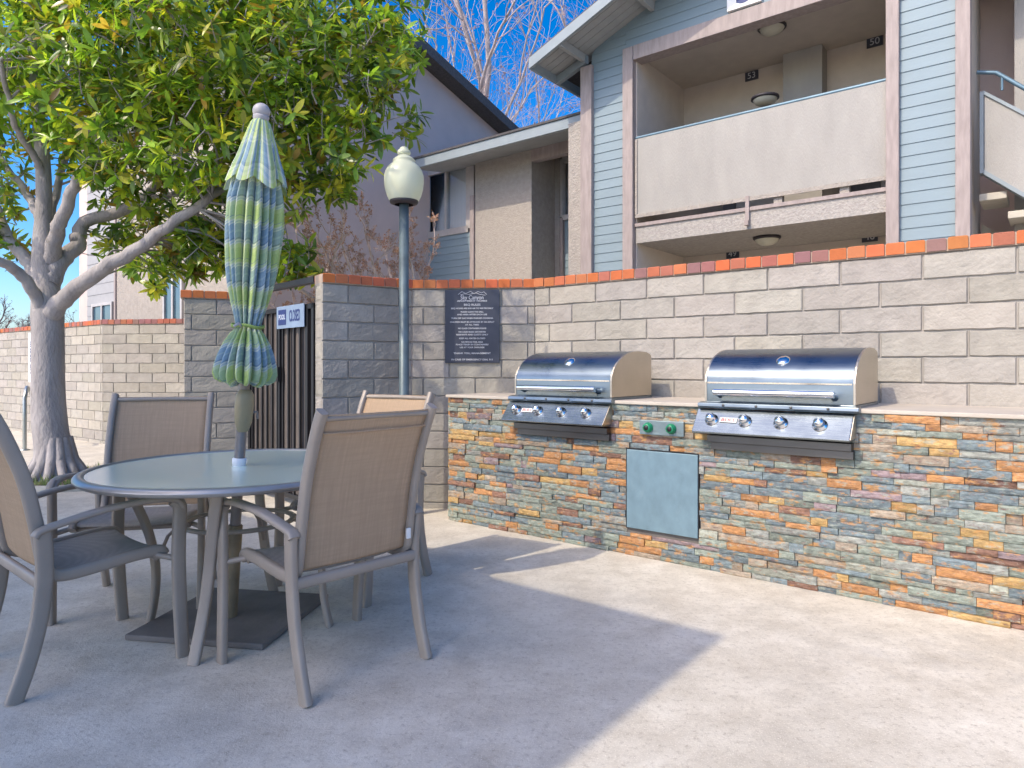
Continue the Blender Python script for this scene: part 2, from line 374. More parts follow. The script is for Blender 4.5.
# ------------------------------------------------------------------ grill counter
u0, u1 = UP(448, WC), 2.6
OC = L(u0, WC)
ctr = thing('grill_counter', 'long outdoor grill counter faced with multicoloured split slate', 'counter', OC, ROT)
def cb_(): return MB((u0, WC, 0))
HT = .897
b = cb_(); b.box(u0+.004, u1, WC+.016, WW-.012, 0, HT); b.build('core', m_gap, ctr)
DU0, DU1 = UP(627, WC), UP(698, WC); DZ0, DZ1 = ZP(627, 527, WC), ZP(627, 449, WC)
b = cb_(); rnd = random.Random(21); z = .0
pal = [((.235, .275, .22), 30), ((.165, .22, .235), 20), ((.28, .29, .25), 12), ((.36, .285, .20), 9), ((.50, .225, .065), 14), ((.47, .29, .085), 6), ((.24, .12, .075), 6), ((.27, .195, .20), 5), ((.33, .345, .27), 5)]
ps = [c for c, k in pal for _ in range(k)]
while z < HT-.005:
    h = rnd.uniform(.024, .050); h = min(h, HT-z); 
    if HT-z-h < .018: h = HT-z
    x = u0-rnd.uniform(0, .1)
    while x < u1:
        ln = rnd.choice((rnd.uniform(.05, .11), rnd.uniform(.09, .18), rnd.uniform(.14, .28)))
        a0, a1 = max(x, u0), min(x+ln, u1); x += ln
        segs = [(a0, a1)]
        if z+h > DZ0 and z < DZ1:
            segs = [(p, q) for p, q in ((a0, min(a1, DU0-.006)), (max(a0, DU1+.006), a1)) if q-p > .012]
        for p, q in segs:
            if q-p < .015: continue
            c = rnd.choice(ps); k = rnd.uniform(.68, 1.06); gy = sum(c)/3; col = tuple((q_*.86+gy*.14)*k for q_ in c)
            dep = rnd.choice((0, .003, .006, .010, .014))+rnd.uniform(-.002, .002); o = rnd.uniform(0, 99)
            nx = max(2, int((q-p)/.022)); sl = rnd.uniform(-.004, .004)
            g = .0010
            def P(i, j):
                xx = p+g+(q-p-2*g)*i; zz = z+g+(h-2*g)*j
                e = (j < .01 or j > .99 or i < .001 or i > .999)
                dn = noise.noise(Vector((xx*28+o, zz*30, o)))*.004+noise.noise(Vector((xx*80+o, zz*60, o)))*.0022
                return (xx, WC+.010-dep+dn+sl*(j-.5)+(.002 if e else -.001), zz+(noise.noise(Vector((xx*35, o, 1)))*.0022 if j in (0, 1) else 0))
            b.grid(P, nx, 4, False, col)
            b.box(p+g, q-g, WC+.013-dep, WC+.03, z+g, z+h-g, col)
    z += h
# the short left return of the facing
z = 0
while z < HT-.01:
    h = min(rnd.uniform(.028, .046), HT-z); c = rnd.choice(ps); c2 = rnd.choice(ps)
    b.box(u0-.012-rnd.uniform(0, .006), u0+.01, WC+.02, WC+.30, z+.001, z+h-.001, c); b.box(u0-.012-rnd.uniform(0, .006), u0+.01, WC+.302, WW-.02, z+.001, z+h-.001, c2); z += h
b.build('stone_facing', m_slate, ctr)
b = cb_(); b.box(u0-.014, u1+.01, WC-.012, WW-.006, HT+.001, HT+.021); b.build('countertop', m_top, ctr, bevel=.004)
b = cb_(); b.box(DU0, DU1, WC-.006, WC+.014, DZ0, DZ1); dr = b.build('access_door', m_door, ctr, bevel=.004)
b = cb_()
for (p, q, r_, s_) in ((DU0-.006, DU0-.001, DZ0-.004, DZ1+.006), (DU1+.001, DU1+.005, DZ0-.004, DZ1+.006), (DU0-.006, DU1+.005, DZ1+.001, DZ1+.008)): b.box(p, q, WC-.001, WC+.014, r_, s_)
b.build('door_frame', m_black, dr)
PU0, PU1 = UP(641, WC), UP(685, WC); PZ = ZP(663, 428, WC)
b = cb_(); b.box(PU0, PU1, WC-.020, WC+.01, PZ-.042, PZ+.042); pl = b.build('control_plate', m_plate, ctr, bevel=.003)
for xx in (650, 673):
    un = UP(xx, WC); b = cb_()
    prof = [(.0005, 0), (.030, 0), (.030, .006), (.024, .014), (.024, .026), (.020, .030), (.0005, .030)]
    b.lathe([(r_, z_) for r_, z_ in prof], 20)
    b.v = [Vector((p.x+ (u0+un)*0, p.y, p.z)) + Vector((u0, WC, 0)) for p in b.v]
    b.v = [Vector((un-u0+(p.x), -.021-(p.z), PZ+(p.y))) for p in b.v]
    kn = b.build('timer_ring', m_green, pl)
    b = MB(); b.lathe([(.0005, .034), (.014, .034), (.016, .028)], 14); b.v = [Vector((un-u0+p.x, -.021-p.z, PZ+p.y)) for p in b.v]
    b.build('timer_dial', m_black, pl)

# ------------------------------------------------------------------ grills
def make_grill(xa, xb, label):
    wf = WC-.004
    ua, ub = UP(xa, wf), UP(xb, wf); w_ = ub-ua
    t = thing('gas_grill', label, 'grill', L(ua, wf, HT+.022), ROT, 'gas grills set in the stone counter')
    zb = 0.0                                   # local: x along, y depth, z above the countertop
    prof = [(0, .016), (0, .118)]
    for k in range(1, 11):
        a = k/10*PI/2; prof.append((.335-.335*math.cos(a), .118+.185*math.sin(a)))
    prof += [(.44, .300), (.50, .286), (.515, .27), (.515, .016)]
    b = MB()
    skin = prof
    n_ = len(skin)
    b.add([(.012, y, z) for y, z in skin]+[(w_-.012, y, z) for y, z in skin], [(i, n_+i, n_+i+1, i+1) for i in range(n_-1)], True)
    # sharp crease between the upright front and the arc
    lid = b.build('lid', m_steel, t)
    md = lid.modifiers.new('e', 'EDGE_SPLIT'); md.split_angle = R(35)
    for x0 in (0, w_-.012):
        b = MB(); b.prism([(y-.004 if y < .01 else y, z) for y, z in prof], 'x', x0, x0+.012); b.build('lid_end', m_lidside, lid, bevel=.002)
    b = MB(); b.box(.016, w_-.016, -.004, -.0005, .112, .120); b.build('lid_fold', m_chrome, lid)
    # handle
    hz, x0, x1 = .066, w_*.10, w_*.89
    b = MB(); b.tube([(x0, -.062, hz), (x1, -.062, hz)], .0185, 14); h_ = b.build('handle', m_chrome, lid)
    for xx in (x0+.012, x1-.012):
        b = MB(); b.tube([(xx, 0, hz-.018), (xx, -.03, hz-.012), (xx, -.056, hz)], [.017, .013, .014], 10); b.build('handle_bracket', m_steel, h_)
    b = MB(); b.box(x0+.02, x1-.02, -.006, -.0005, hz-.045, hz-.018); b.build('handle_plate', m_psteel, h_)
    # shield shaped thermometer on the arc
    a = R(40); cy, cz = .335-.335*math.cos(a), .118+.185*math.sin(a); nrm = Vector((0, -math.cos(a)/.335, math.sin(a)/.185)).normalized()
    b = MB(); b.lathe([(.0005, .012), (.018, .011), (.030, .006), (.036, 0), (.036, -.01)], 20)
    q = nrm.to_track_quat('Z', 'Y').to_matrix(); b.v = [q @ Vector((p.x, p.y*1.15, p.z))+Vector((w_*.52, cy, cz)) for p in b.v]
    b.build('thermometer', m_chrome, lid)
    # body between lid and counter, front lip, slanted control panel
    b = MB(); b.box(.0, w_, .0, .53, -.015, .014); b.build('firebox', m_steel, t, bevel=.002)
    b = MB(); b.prism([(-.040, -.022), (-.050, -.012), (-.046, .006), (-.004, .012), (0, -.022)], 'x', -.022, w_+.022); b.build('front_lip', m_steel, t, bevel=.002)
    for k in range(4):
        b = MB(); b.lathe([(.0005, .003), (.007, .002), (.007, -.004)], 8); b.v = [Vector((p.x+w_*(.16+.23*k), -.050-p.z, p.y-.004)) for p in b.v]; b.build('lip_screw', m_dsteel, t)
    pt, pb = (-.022, -.028), (-.112, -.146)
    b = MB(); b.prism([pt, pb, (-.104, -.155), (.012, -.155), (.012, -.028)], 'x', -.03, w_-.005); cp = b.build('control_panel', m_psteel, t, bevel=.003)
    b = MB(); b.prism([(pt[0]+.004, pt[1]-.002), (pb[0]+.004, pb[1]+.002), (.010, pb[1]), (.010, pt[1])], 'x', w_-.005, w_-.001); b.build('panel_end', m_lidside, cp)
    dv = Vector((0, pb[0]-pt[0], pb[1]-pt[1])).normalized(); nv = Vector((0, dv.z, -dv.y)); nv = nv if nv.y < 0 else -nv
    for fx in (.10, .335, .575, .82):
        b = MB(); b.lathe([(.0005, .046), (.015, .043), (.0235, .034), (.026, .021), (.0245, .008), (.034, .005), (.036, 0)], 20)
        q = nv.to_track_quat('Z', 'Y').to_matrix(); c = Vector((w_*fx-.01, (pt[0]+pb[0])/2, (pt[1]+pb[1])/2+.004)); b.v = [q @ p+c for p in b.v]
        b.build('knob', m_chrome, cp)
    q3 = Matrix((Vector((1, 0, 0)), -dv, nv)).transposed()
    c = Vector((w_*.22-.01, (pt[0]+pb[0])/2, (pt[1]+pb[1])/2+.006))
    b = MB(); b.box(-.045, .045, -.014, .014, .0005, .002); b.v = [q3 @ p+c for p in b.v]; bd = b.build('badge', m_white, cp)
    tx = text('badge_lettering', 'BULL', .026, m_red, bd, c+nv*.0026, q3.to_euler(), .0004, sx=1.35, bold=.0006)
    b = MB(); b.box(.03, w_-.012, -.045, .02, -.205, -.167); b.build('drip_tray', m_dsteel, t, bevel=.002)
    b = MB(); b.box(.045, w_-.006, -.03, .02, -.245, -.206); b.build('drip_tray_rail', m_dsteel, t, bevel=.002)
    return t
g1 = make_grill(515, 612, 'four knob steel grill nearer the rules sign, left of the blue door')
g2 = make_grill(705, 856, 'four knob steel grill standing right of the two green timers')

# ------------------------------------------------------------------ rules sign on the short wall
dv = (C0-C1); rs = math.atan2(dv.y, dv.x)
def on_line(P, Q, x):
    r = (x-CX)/F_PX; t_ = (r*P.y-P.x)/((Q.x-P.x)-r*(Q.y-P.y)); return P+(Q-P)*t_
sc = on_line(C1, C0, 472.5); sY = sc.y
nrm = Vector((dv.y, -dv.x, 0)).normalized()
sw, z1, z0 = 54.5/F_PX*sY, EYE-(290-HY)/F_PX*sY, EYE-(363-HY)/F_PX*sY
sg = thing('rules_sign', 'dark rules sign with pale lettering on the block wall', 'sign', sc+nrm*.016, rs)
sh = z1-z0
b = MB(); b.box(-sw/2, sw/2, -.006, .004, z0, z1); pn = b.build('sign_panel', m_signbk, sg, bevel=.002)
def zz(vp): return z1-(vp-88)/615*sh
b = MB()
for xs in ([(-.36, 128), (-.26, 104), (-.16, 120), (-.04, 102), (.05, 122), (.15, 104), (.24, 116), (.30, 106), (.37, 130)], [(-.30, 132), (-.2, 122), (-.08, 128), (.1, 116), (.2, 128), (.34, 136)]):
    b.tube([(x*sw*.72, -.008, zz(vv)) for x, vv in xs], .0024, 4)
b.build('mountain_emblem', m_signink, pn)
for body, vp, wd, sz in (('Sky Canyon', 155, .50, .046), ('APARTMENT HOMES', 183, .50, .016), ('BBQ RULES', 215, .31, .022), ('BBQ HOURS ARE 8:00 AM TO 9:00 PM DAILY', 245, .84, .016),
                         ('PLEASE CLEAN THE GRILL', 275, .45, .016), ('AND AREA AFTER EACH USE', 297, .55, .016), ('TURN OFF GAS WHEN FINISHED COOKING', 328, .74, .016),
                         ('CHILDREN MUST BE ATTENDED BY AN ADULT', 360, .80, .016), ('AT ALL TIMES', 383, .28, .016), ('NO GLASS CONTAINERS PLEASE', 413, .52, .016),
                         ('NO LOUD MUSIC OR PARTIES', 443, .50, .016), ('RESIDENTS AND GUESTS ONLY', 466, .58, .016), ('KEEP ALL GATES CLOSED', 497, .50, .016),
                         ('NO PETS IN THIS AREA', 528, .43, .016), ('PLACE TRASH IN CONTAINERS', 549, .60, .016), ('USE AT YOUR OWN RISK', 573, .45, .016),
                         ('THANK YOU, MANAGEMENT', 622, .61, .018), ('IN CASE OF EMERGENCY DIAL 911', 675, .81, .018)):
    tx = text('lettering', body, sz, m_signink, pn, (0, -.0075, zz(vp)), ext=.0005, bold=.0004)
    tx.scale.x = wd*sw/(len(body)*sz*.56)

# ------------------------------------------------------------------ lamp post
lp = Vector(((404-CX)/F_PX*5.14, 5.14, 0)); lt = thing('lamp_post', 'slim blue grey lamp post with a pale acorn globe', 'lamp post', lp)
k = 5.14/F_PX
def zl(y): return EYE-(y-HY)*k
b = MB(); b.lathe([(.075, 0), (.075, .03), (.055, .05), (.046, .10), (.0385, .14), (.0365, zl(204)), (.0005, zl(204))], 20); pole = b.build('pole', m_pole, lt)
b = MB(); b.lathe([(.07, zl(205)), (.102, zl(203.5)), (.108, zl(201.5)), (.102, zl(200)), (.0005, zl(200))], 24); b.build('collar', m_lampmetal, lt)
pr = [(14.5, 201), (17, 196), (19, 189), (19.8, 182), (19.6, 176), (18.0, 170.5), (15.2, 166.5), (11.5, 163.5), (10.6, 161.8), (11.4, 160.6), (9.5, 158.6), (7.0, 157), (5.0, 155.4)]
b = MB(); b.lathe([(r_*k, zl(y)) for r_, y in pr], 32); gb = b.build('globe', m_globe, lt)
b = MB(); b.lathe([(r_*k, zl(y)) for r_, y in ((5.0, 155.5), (6.2, 154.4), (6.8, 152.6), (6.0, 150.6), (4.2, 149.4), (4.3, 148.4), (2.8, 147.3), (.1, 147))], 20); b.build('finial', m_globe, lt)
b = MB(); b.lathe([(.02, zl(200)), (.02, zl(192)), (.045, zl(190)), (.05, zl(184)), (.045, zl(176)), (.02, zl(173)), (.001, zl(172.5))], 16); b.build('bulb', m_bulb, lt)

# ------------------------------------------------------------------ pool gate and its sign
A = Vector((-2.36, 6.15, 0)); Bq = Vector((-1.500, 5.22, 0)); dv = Bq-A; gl_ = dv.length; rg = math.atan2(dv.y, dv.x)
gt = thing('metal_gate', 'tall black and bronze metal pool gate between two block piers', 'gate', A, rg)
b = MB()
for x0, x1, z0_, z1_ in ((0, gl_, 1.57, 1.61), (0, gl_, .06, .10), (0, .04, 0, 1.61), (gl_-.04, gl_, 0, 1.61), (gl_*.50, gl_*.50+.03, .1, 1.57), (gl_-.13, gl_-.10, .1, 1.57)): b.box(x0, x1, -.02, .02, z0_, z1_)
b.build('gate_frame', m_black, gt, bevel=.003)
b = MB(); nst = 150
def corr(i, j): return (.04+(gl_-.08)*i, .012+.010*math.sin(i*gl_/.075*2*PI)+0, .10+1.47*j)
b.grid(corr, nst, 1, True); b.build('corrugated_sheet', m_gatesheet, gt)
b = MB(); x = .09
while x < gl_-.05:
    b.box(x-.009, x+.009, -.018, -.002, .1, 1.57); x += .104
b.build('pickets', m_black, gt)
b = MB(); b.box(-.03, gl_+.02, -.03, .03, 1.765, 1.81); b.build('top_beam', m_black, gt)
b = MB(); b.box(gl_*.49, gl_*.55, -.05, -.02, 1.0, 1.12); b.build('latch', m_black, gt)
s0, s1 = on_line(A, Bq, 281), on_line(A, Bq, 308.5); sm = (s0+s1)/2; nrm = Vector((dv.y, -dv.x, 0)).normalized(); sl_ = (s1-s0).length
pz1, pz0 = EYE-(305.5-HY)/F_PX*sm.y, EYE-(328-HY)/F_PX*sm.y
ps_ = thing('closed_sign', 'small pale blue sign reading CLOSED hung on the pool gate', 'sign', sm+nrm*.034, rg)
b = MB(); b.box(-sl_/2, sl_/2, -.003, .003, pz0, pz1); sp = b.build('sign_panel', M('pale_blue_sign', (.22, .30, .42), .5, bdist=0), ps_)
zc = (pz0+pz1)/2
b = MB(); b.box(-sl_*.43, -sl_*.14, -.006, -.003, zc-.062, zc+.062); b.build('emblem_block', m_navy, sp, bevel=.012)
text('emblem_lettering', 'POOL', .055, M('pale_ink', (.55, .62, .72), .5, bdist=0), sp, (-sl_*.285, -.0068, zc), ext=.0004, sx=.85, bold=.001)
text('lettering', 'CLOSED', .125, m_navy, sp, (sl_*.17, -.004, zc), ext=.0006, sx=.42, bold=.003)

# ------------------------------------------------------------------ pool handrail and sign behind the tree
hp = at(15, 440, 9.3); hr = thing('pool_handrail', 'bent steel pool handrail just left of the tree trunk', 'handrail', (hp.x, hp.y, 0), 0)
b = MB(); b.tube([(-.03, .5, 0), (-.02, .45, .4), (.0, .35, .70), (.06, .2, .82), (.13, .05, .84), (.19, -.05, .80), (.205, -.1, .70), (.21, -.11, .4), (.21, -.11, 0)], .026, 10); b.build('rail_tube', m_ocrail, hr)
for p in ((-.03, .5), (.21, -.11)):
    b = MB(); b.lathe([(.06, 0), (.06, .012), (.03, .02)], 14, (p[0], p[1], 0)); b.build('foot_flange', m_ocrail, hr)
q0 = on_line(B0, B1, 31); q1 = on_line(B0, B1, 58); qd = (q1-q0); nrm = Vector((qd.y, -qd.x, 0)).normalized()
vs = thing('wall_sign', 'white pool sign with navy letters, half hidden by the tree trunk', 'sign', q0+nrm*.03, math.atan2(qd.y, qd.x))
qz1, qz0 = EYE-(333-HY)/F_PX*q0.y, EYE-(382-HY)/F_PX*q0.y
b = MB(); b.box(0, qd.length, -.008, .008, qz0, qz1); vp_ = b.build('sign_panel', m_white, vs)
text('lettering', 'NO DIVING', .10, m_navy, vp_, (.11, -.009, (qz0+qz1)/2), rot=(PI/2, -PI/2, 0), sx=1.05, bold=.004)

# ------------------------------------------------------------------ table
TC = Vector((-1.183, 2.962, 0)); TZ = .69
tb = thing('patio_table', 'round frosted glass patio table with taupe metal legs', 'table', TC)
b = MB(); b.lathe([(.0005, TZ), (.30, TZ), (.572, TZ), (.572, TZ-.006), (.30, TZ-.006), (.0005, TZ-.006)], 64); b.sm = [False]*len(b.sm); b.build('glass_top', m_glass, tb)
b = MB(); pf = [(.572+.018+.024*math.cos(a)*(1 if math.cos(a) > 0 else .8), TZ-.010+.017*math.sin(a)) for a in [2*PI*k/12 for k in range(13)]]; b.lathe(pf, 72); b.build('rim', m_rim, tb)
for az in (268, 358, 88, 178):
    b = MB(); pts = []
    for k in range(11):
        f = k/10; z_ = (TZ-.02)*(1-f); r_ = .47-.09*math.sin(f*PI*.9)+(-.045)*f; an = R(az+15*(1-f)**1.2); pts.append((r_*math.cos(an), r_*math.sin(an), z_))
    sd = Vector((-math.sin(R(az)), math.cos(R(az)), 0)); b.tube(pts, (.0225, .013), 12, side=sd, power=4); lg = b.build('leg', m_frame, tb)
    i_ = 4; p0 = Vector(pts[i_+2]); pr_ = Vector((.215*math.cos(R(az+10)), .215*math.sin(R(az+10)), .455))
    b = MB(); b.tube([p0, p0.lerp(pr_, .4)+Vector((0, 0, .05)), pr_.lerp(p0, .2)+Vector((0, 0, .03)), pr_], (.011, .007), 8, side=sd); b.build('brace', m_frame, lg)
b = MB(); b.tube([(.225*math.cos(2*PI*k/36), .225*math.sin(2*PI*k/36), .455) for k in range(37)], (.009, .016), 8, side=(0, 0, 1), caps=False); b.build('brace_ring', m_frame, tb)

# ------------------------------------------------------------------ umbrella and base
PF = Vector((-1.240, 3.0, 0)); PT = Vector((-1.072, 2.93, 2.235)); ax = (PT-PF); UL = ax.length
ub_ = thing('umbrella_base', 'flat square grey umbrella base plate under the table', 'umbrella base', (-1.235, 3.045, 0), R(-9.4))
b = MB(); b.box(-.305, .305, -.305, .305, .001, .026); b.build('plate', m_basep, ub_, bevel=.006)
um = thing('patio_umbrella', 'closed patio umbrella in green, blue and white plaid', 'umbrella', PF+Vector((0, 0, .027)))
um.rotation_mode = 'QUATERNION'; um.rotation_quaternion = ax.to_track_quat('Z', 'Y')
b = MB(); b.lathe([(.031, 0), (.031, .40), (.026, .405)], 18); b.build('base_tube', m_polew, um)
b = MB(); b.lathe([(.0225, .40), (.0225, UL-.09)], 16); b.build('pole', m_polem, um)
b = MB(); b.lathe([(.026, TZ-.03), (.030, TZ-.01), (.030, TZ+.006), (.024, TZ+.010)], 16); b.build('table_collar', m_white, um)
kz = 2.95/F_PX
b = MB(); b.lathe([(.0225, .815), (.030, .825), (.042, .86), (.046, .93), (.044, .975), (.030, .995), (.0225, 1.0)], 18)
b.v = [Vector((p.x*(1.0), p.y*.72-.008, p.z)) for p in b.v]; ch_ = b.build('crank_housing', m_crank, um)
b = MB(); b.tube([(.03, -.02, .90), (.055, -.03, .90), (.06, -.03, .87)], .006, 8); b.build('crank_handle', m_polem, ch_)
# plaid cloth
def cloth(name, fac):
  m_cloth, nt, bs = new_mat(name); uvn = nd(nt, 'ShaderNodeUVMap', uv_map='UVMap'); sp_ = nd(nt, 'ShaderNodeSeparateXYZ'); nt.links.new(uvn.outputs[0], sp_.inputs[0])
  def band(src, scale, stops):
      mt = nd(nt, 'ShaderNodeMath', operation='MULTIPLY'); mt.inputs[1].default_value = scale; nt.links.new(src, mt.inputs[0])
      fr_ = nd(nt, 'ShaderNodeMath', operation='FRACT'); nt.links.new(mt.outputs[0], fr_.inputs[0])
      c_ = ramp(nt, fr_.outputs[0], stops); nt.nodes[-1].color_ramp.interpolation = 'CONSTANT'; return c_
  BL, GR, WH, DB, YG, PB = (.24, .36, .46), (.43, .57, .20), (.68, .71, .62), (.13, .20, .28), (.55, .66, .28), (.37, .50, .52)
  hv = band(sp_.outputs['Y'], 1.0, [(0, GR), (.24, DB), (.255, YG), (.33, WH), (.37, PB), (.40, WH), (.43, BL), (.58, PB), (.63, BL), (.76, DB), (.80, WH), (.84, PB), (.87, WH), (.90, YG)])
  vv_ = band(sp_.outputs['X'], 1.0, [(0, BL), (.20, WH), (.24, GR), (.42, YG), (.5, WH), (.54, PB), (.6, BL), (.74, DB), (.76, YG), (.88, WH), (.93, GR)])
  cl = mix(nt, fac, hv, vv_); fz = nz(nt, coords(nt, (1, 1, 1)), 120, 3); cl = mix(nt, .25, cl, ramp(nt, fz, [(.3, .35), (.7, .75)]), 'SOFT_LIGHT')
  nt.links.new(cl, bs.inputs['Base Color']); bs.inputs['Roughness'].default_value = .85; bs.inputs['Specular IOR Level'].default_value = .2
  tl = nd(nt, 'ShaderNodeBsdfTranslucent'); nt.links.new(cl, tl.inputs['Color']); s1 = nd(nt, 'ShaderNodeMixShader'); s1.inputs[0].default_value = .22
  nt.links.new(bs.outputs[0], s1.inputs[1]); nt.links.new(tl.outputs[0], s1.inputs[2]); nt.links.new(s1.outputs[0], nt.nodes['Material Output'].inputs['Surface'])
  return m_cloth
m_cloth, m_cloth2 = cloth('plaid_cloth', .38), cloth('striped_cloth', .72)
def folds(prof, npl, seed, vper, uper, depth, hem=0):
    b = MB(); N = npl*14; rr = random.Random(seed); ph = [rr.uniform(-.35, .35) for _ in range(npl)]; am = [rr.uniform(.65, 1.25) for _ in range(npl)]
    vs = []; uv = []; m_ = len(prof); acc = 0
    for i, (r_, z_, dp) in enumerate(prof):
        if i: acc += math.hypot(prof[i-1][0]-r_, prof[i-1][1]-z_)
        for k_ in range(N+1):
            kk = k_ % N; f = kk/14; pi_ = int(f) % npl; lo = f-int(f)
            q = math.sin(PI*lo)**.7                      # pleat ridge 0..1
            tw = .25*math.sin(z_*5+pi_*1.7)+ph[pi_]
            rad = r_*(1-dp*depth*am[pi_]*(1-q))+.002*math.sin(9*z_+pi_*2.1)
            an = 2*PI*k_/N+.10*tw*dp+.16*noise.noise(Vector((math.cos(2*PI*k_/N)*1.5, math.sin(2*PI*k_/N)*1.5, z_*1.3+seed)))
            rad *= 1+.16*dp*noise.noise(Vector((math.cos(an)*1.1+seed, math.sin(an)*1.1, z_*2.6)))
            rad += .0075*dp*noise.noise(Vector((math.cos(an)*7+seed, math.sin(an)*7, z_*2.2)))
            hem_ = max(0, (i-(m_-5))/4) if hem > 0 else 0
            if hem < 0 and i > m_-26: rad *= 1+.20*noise.noise(Vector((math.cos(an)*3.2, math.sin(an)*3.2, 4.4+z_*1.5)))
            dz = dp*.014*math.sin(pi_*2.3)*(1 if i >= m_-3 else 0)-max(0, hem)*hem_*q**2
            if hem < 0 and i > m_-18: dz += .045*noise.noise(Vector((math.cos(an)*2.6+5, math.sin(an)*2.6, 1.7)))*(i-(m_-18))/17
            vs.append((rad*math.cos(an), rad*math.sin(an), z_+dz))
            uv.append((f*uper+.15*math.sin(2*PI*lo), (acc+.010*math.sin(2*PI*lo+pi_*.3))/vper))
    W_ = N+1
    b.add(vs, [(i*W_+k_, i*W_+k_+1, (i+1)*W_+k_+1, (i+1)*W_+k_) for i in range(m_-1) for k_ in range(N)], True); b.uv = uv; return b
def zu(y): return UL*(1-(y-108)/(620-108))-0.027
main = [(.050, zu(130), .3), (.075, zu(150), .5), (.098, zu(180), .7), (.112, zu(200), .9), (.114, zu(225), 1.0), (.110, zu(245), 1.05), (.106, zu(265), 1.1), (.098, zu(285), 1.15), (.082, zu(302), 1.15), (.062, zu(316), 1), (.054, zu(324), 1.1), (.070, zu(330), 1.1),
        (.095, zu(340), 1.1), (.112, zu(352), 1.1), (.120, zu(362), 1.0), (.122, zu(370), 1.0), (.112, zu(376), 1.0), (.088, zu(379), 1.0), (.06, zu(376), 1.0), (.035, zu(366), .8)]
def dens(pr, k_):
    o_ = []
    for a_, b_ in zip(pr[:-1], pr[1:]):
        for q in range(k_): o_.append(tuple(a_[c]+(b_[c]-a_[c])*q/k_ for c in range(3)))
    return o_+[pr[-1]]
folds(dens(main, 3), 18, 4, .178, .37, .55, -1).build('canopy', m_cloth, um)
vent = [(.022, zu(119), .1), (.042, zu(124), .3), (.060, zu(135), .4), (.080, zu(148), .55), (.100, zu(161), .7), (.120, zu(171), .8), (.138, zu(180), .9)]
folds(dens(vent, 3), 8, 9, .30, 1.5, .36, .035).build('vent_cap', m_cloth2, um)
b = MB(); b.tube([(.066*math.cos(2*PI*k_/24), .066*math.sin(2*PI*k_/24), zu(323)+.004*math.sin(k_)) for k_ in range(25)], (.008, .004), 6, side=(0, 0, 1), caps=False); tie = b.build('tie_strap', M('green_strap', (.22, .32, .08), .8, bdist=0), um)
b = MB(); b.tube([(-.06, -.02, zu(323)), (-.085, -.03, zu(321)), (-.10, -.02, zu(324))], .006, 6); b.build('strap_end', m_finial, tie)
b = MB(); b.lathe([(.030, zu(121)), (.034, zu(118)), (.033, zu(116.5)), (.020, zu(116))]+[(max(.0005, .0365*math.sin(a_)), zu(112.2)-.0365*math.cos(a_)*.95) for a_ in [R(35+145*k_/10) for k_ in range(11)]], 20); b.build('finial', m_finial, um)

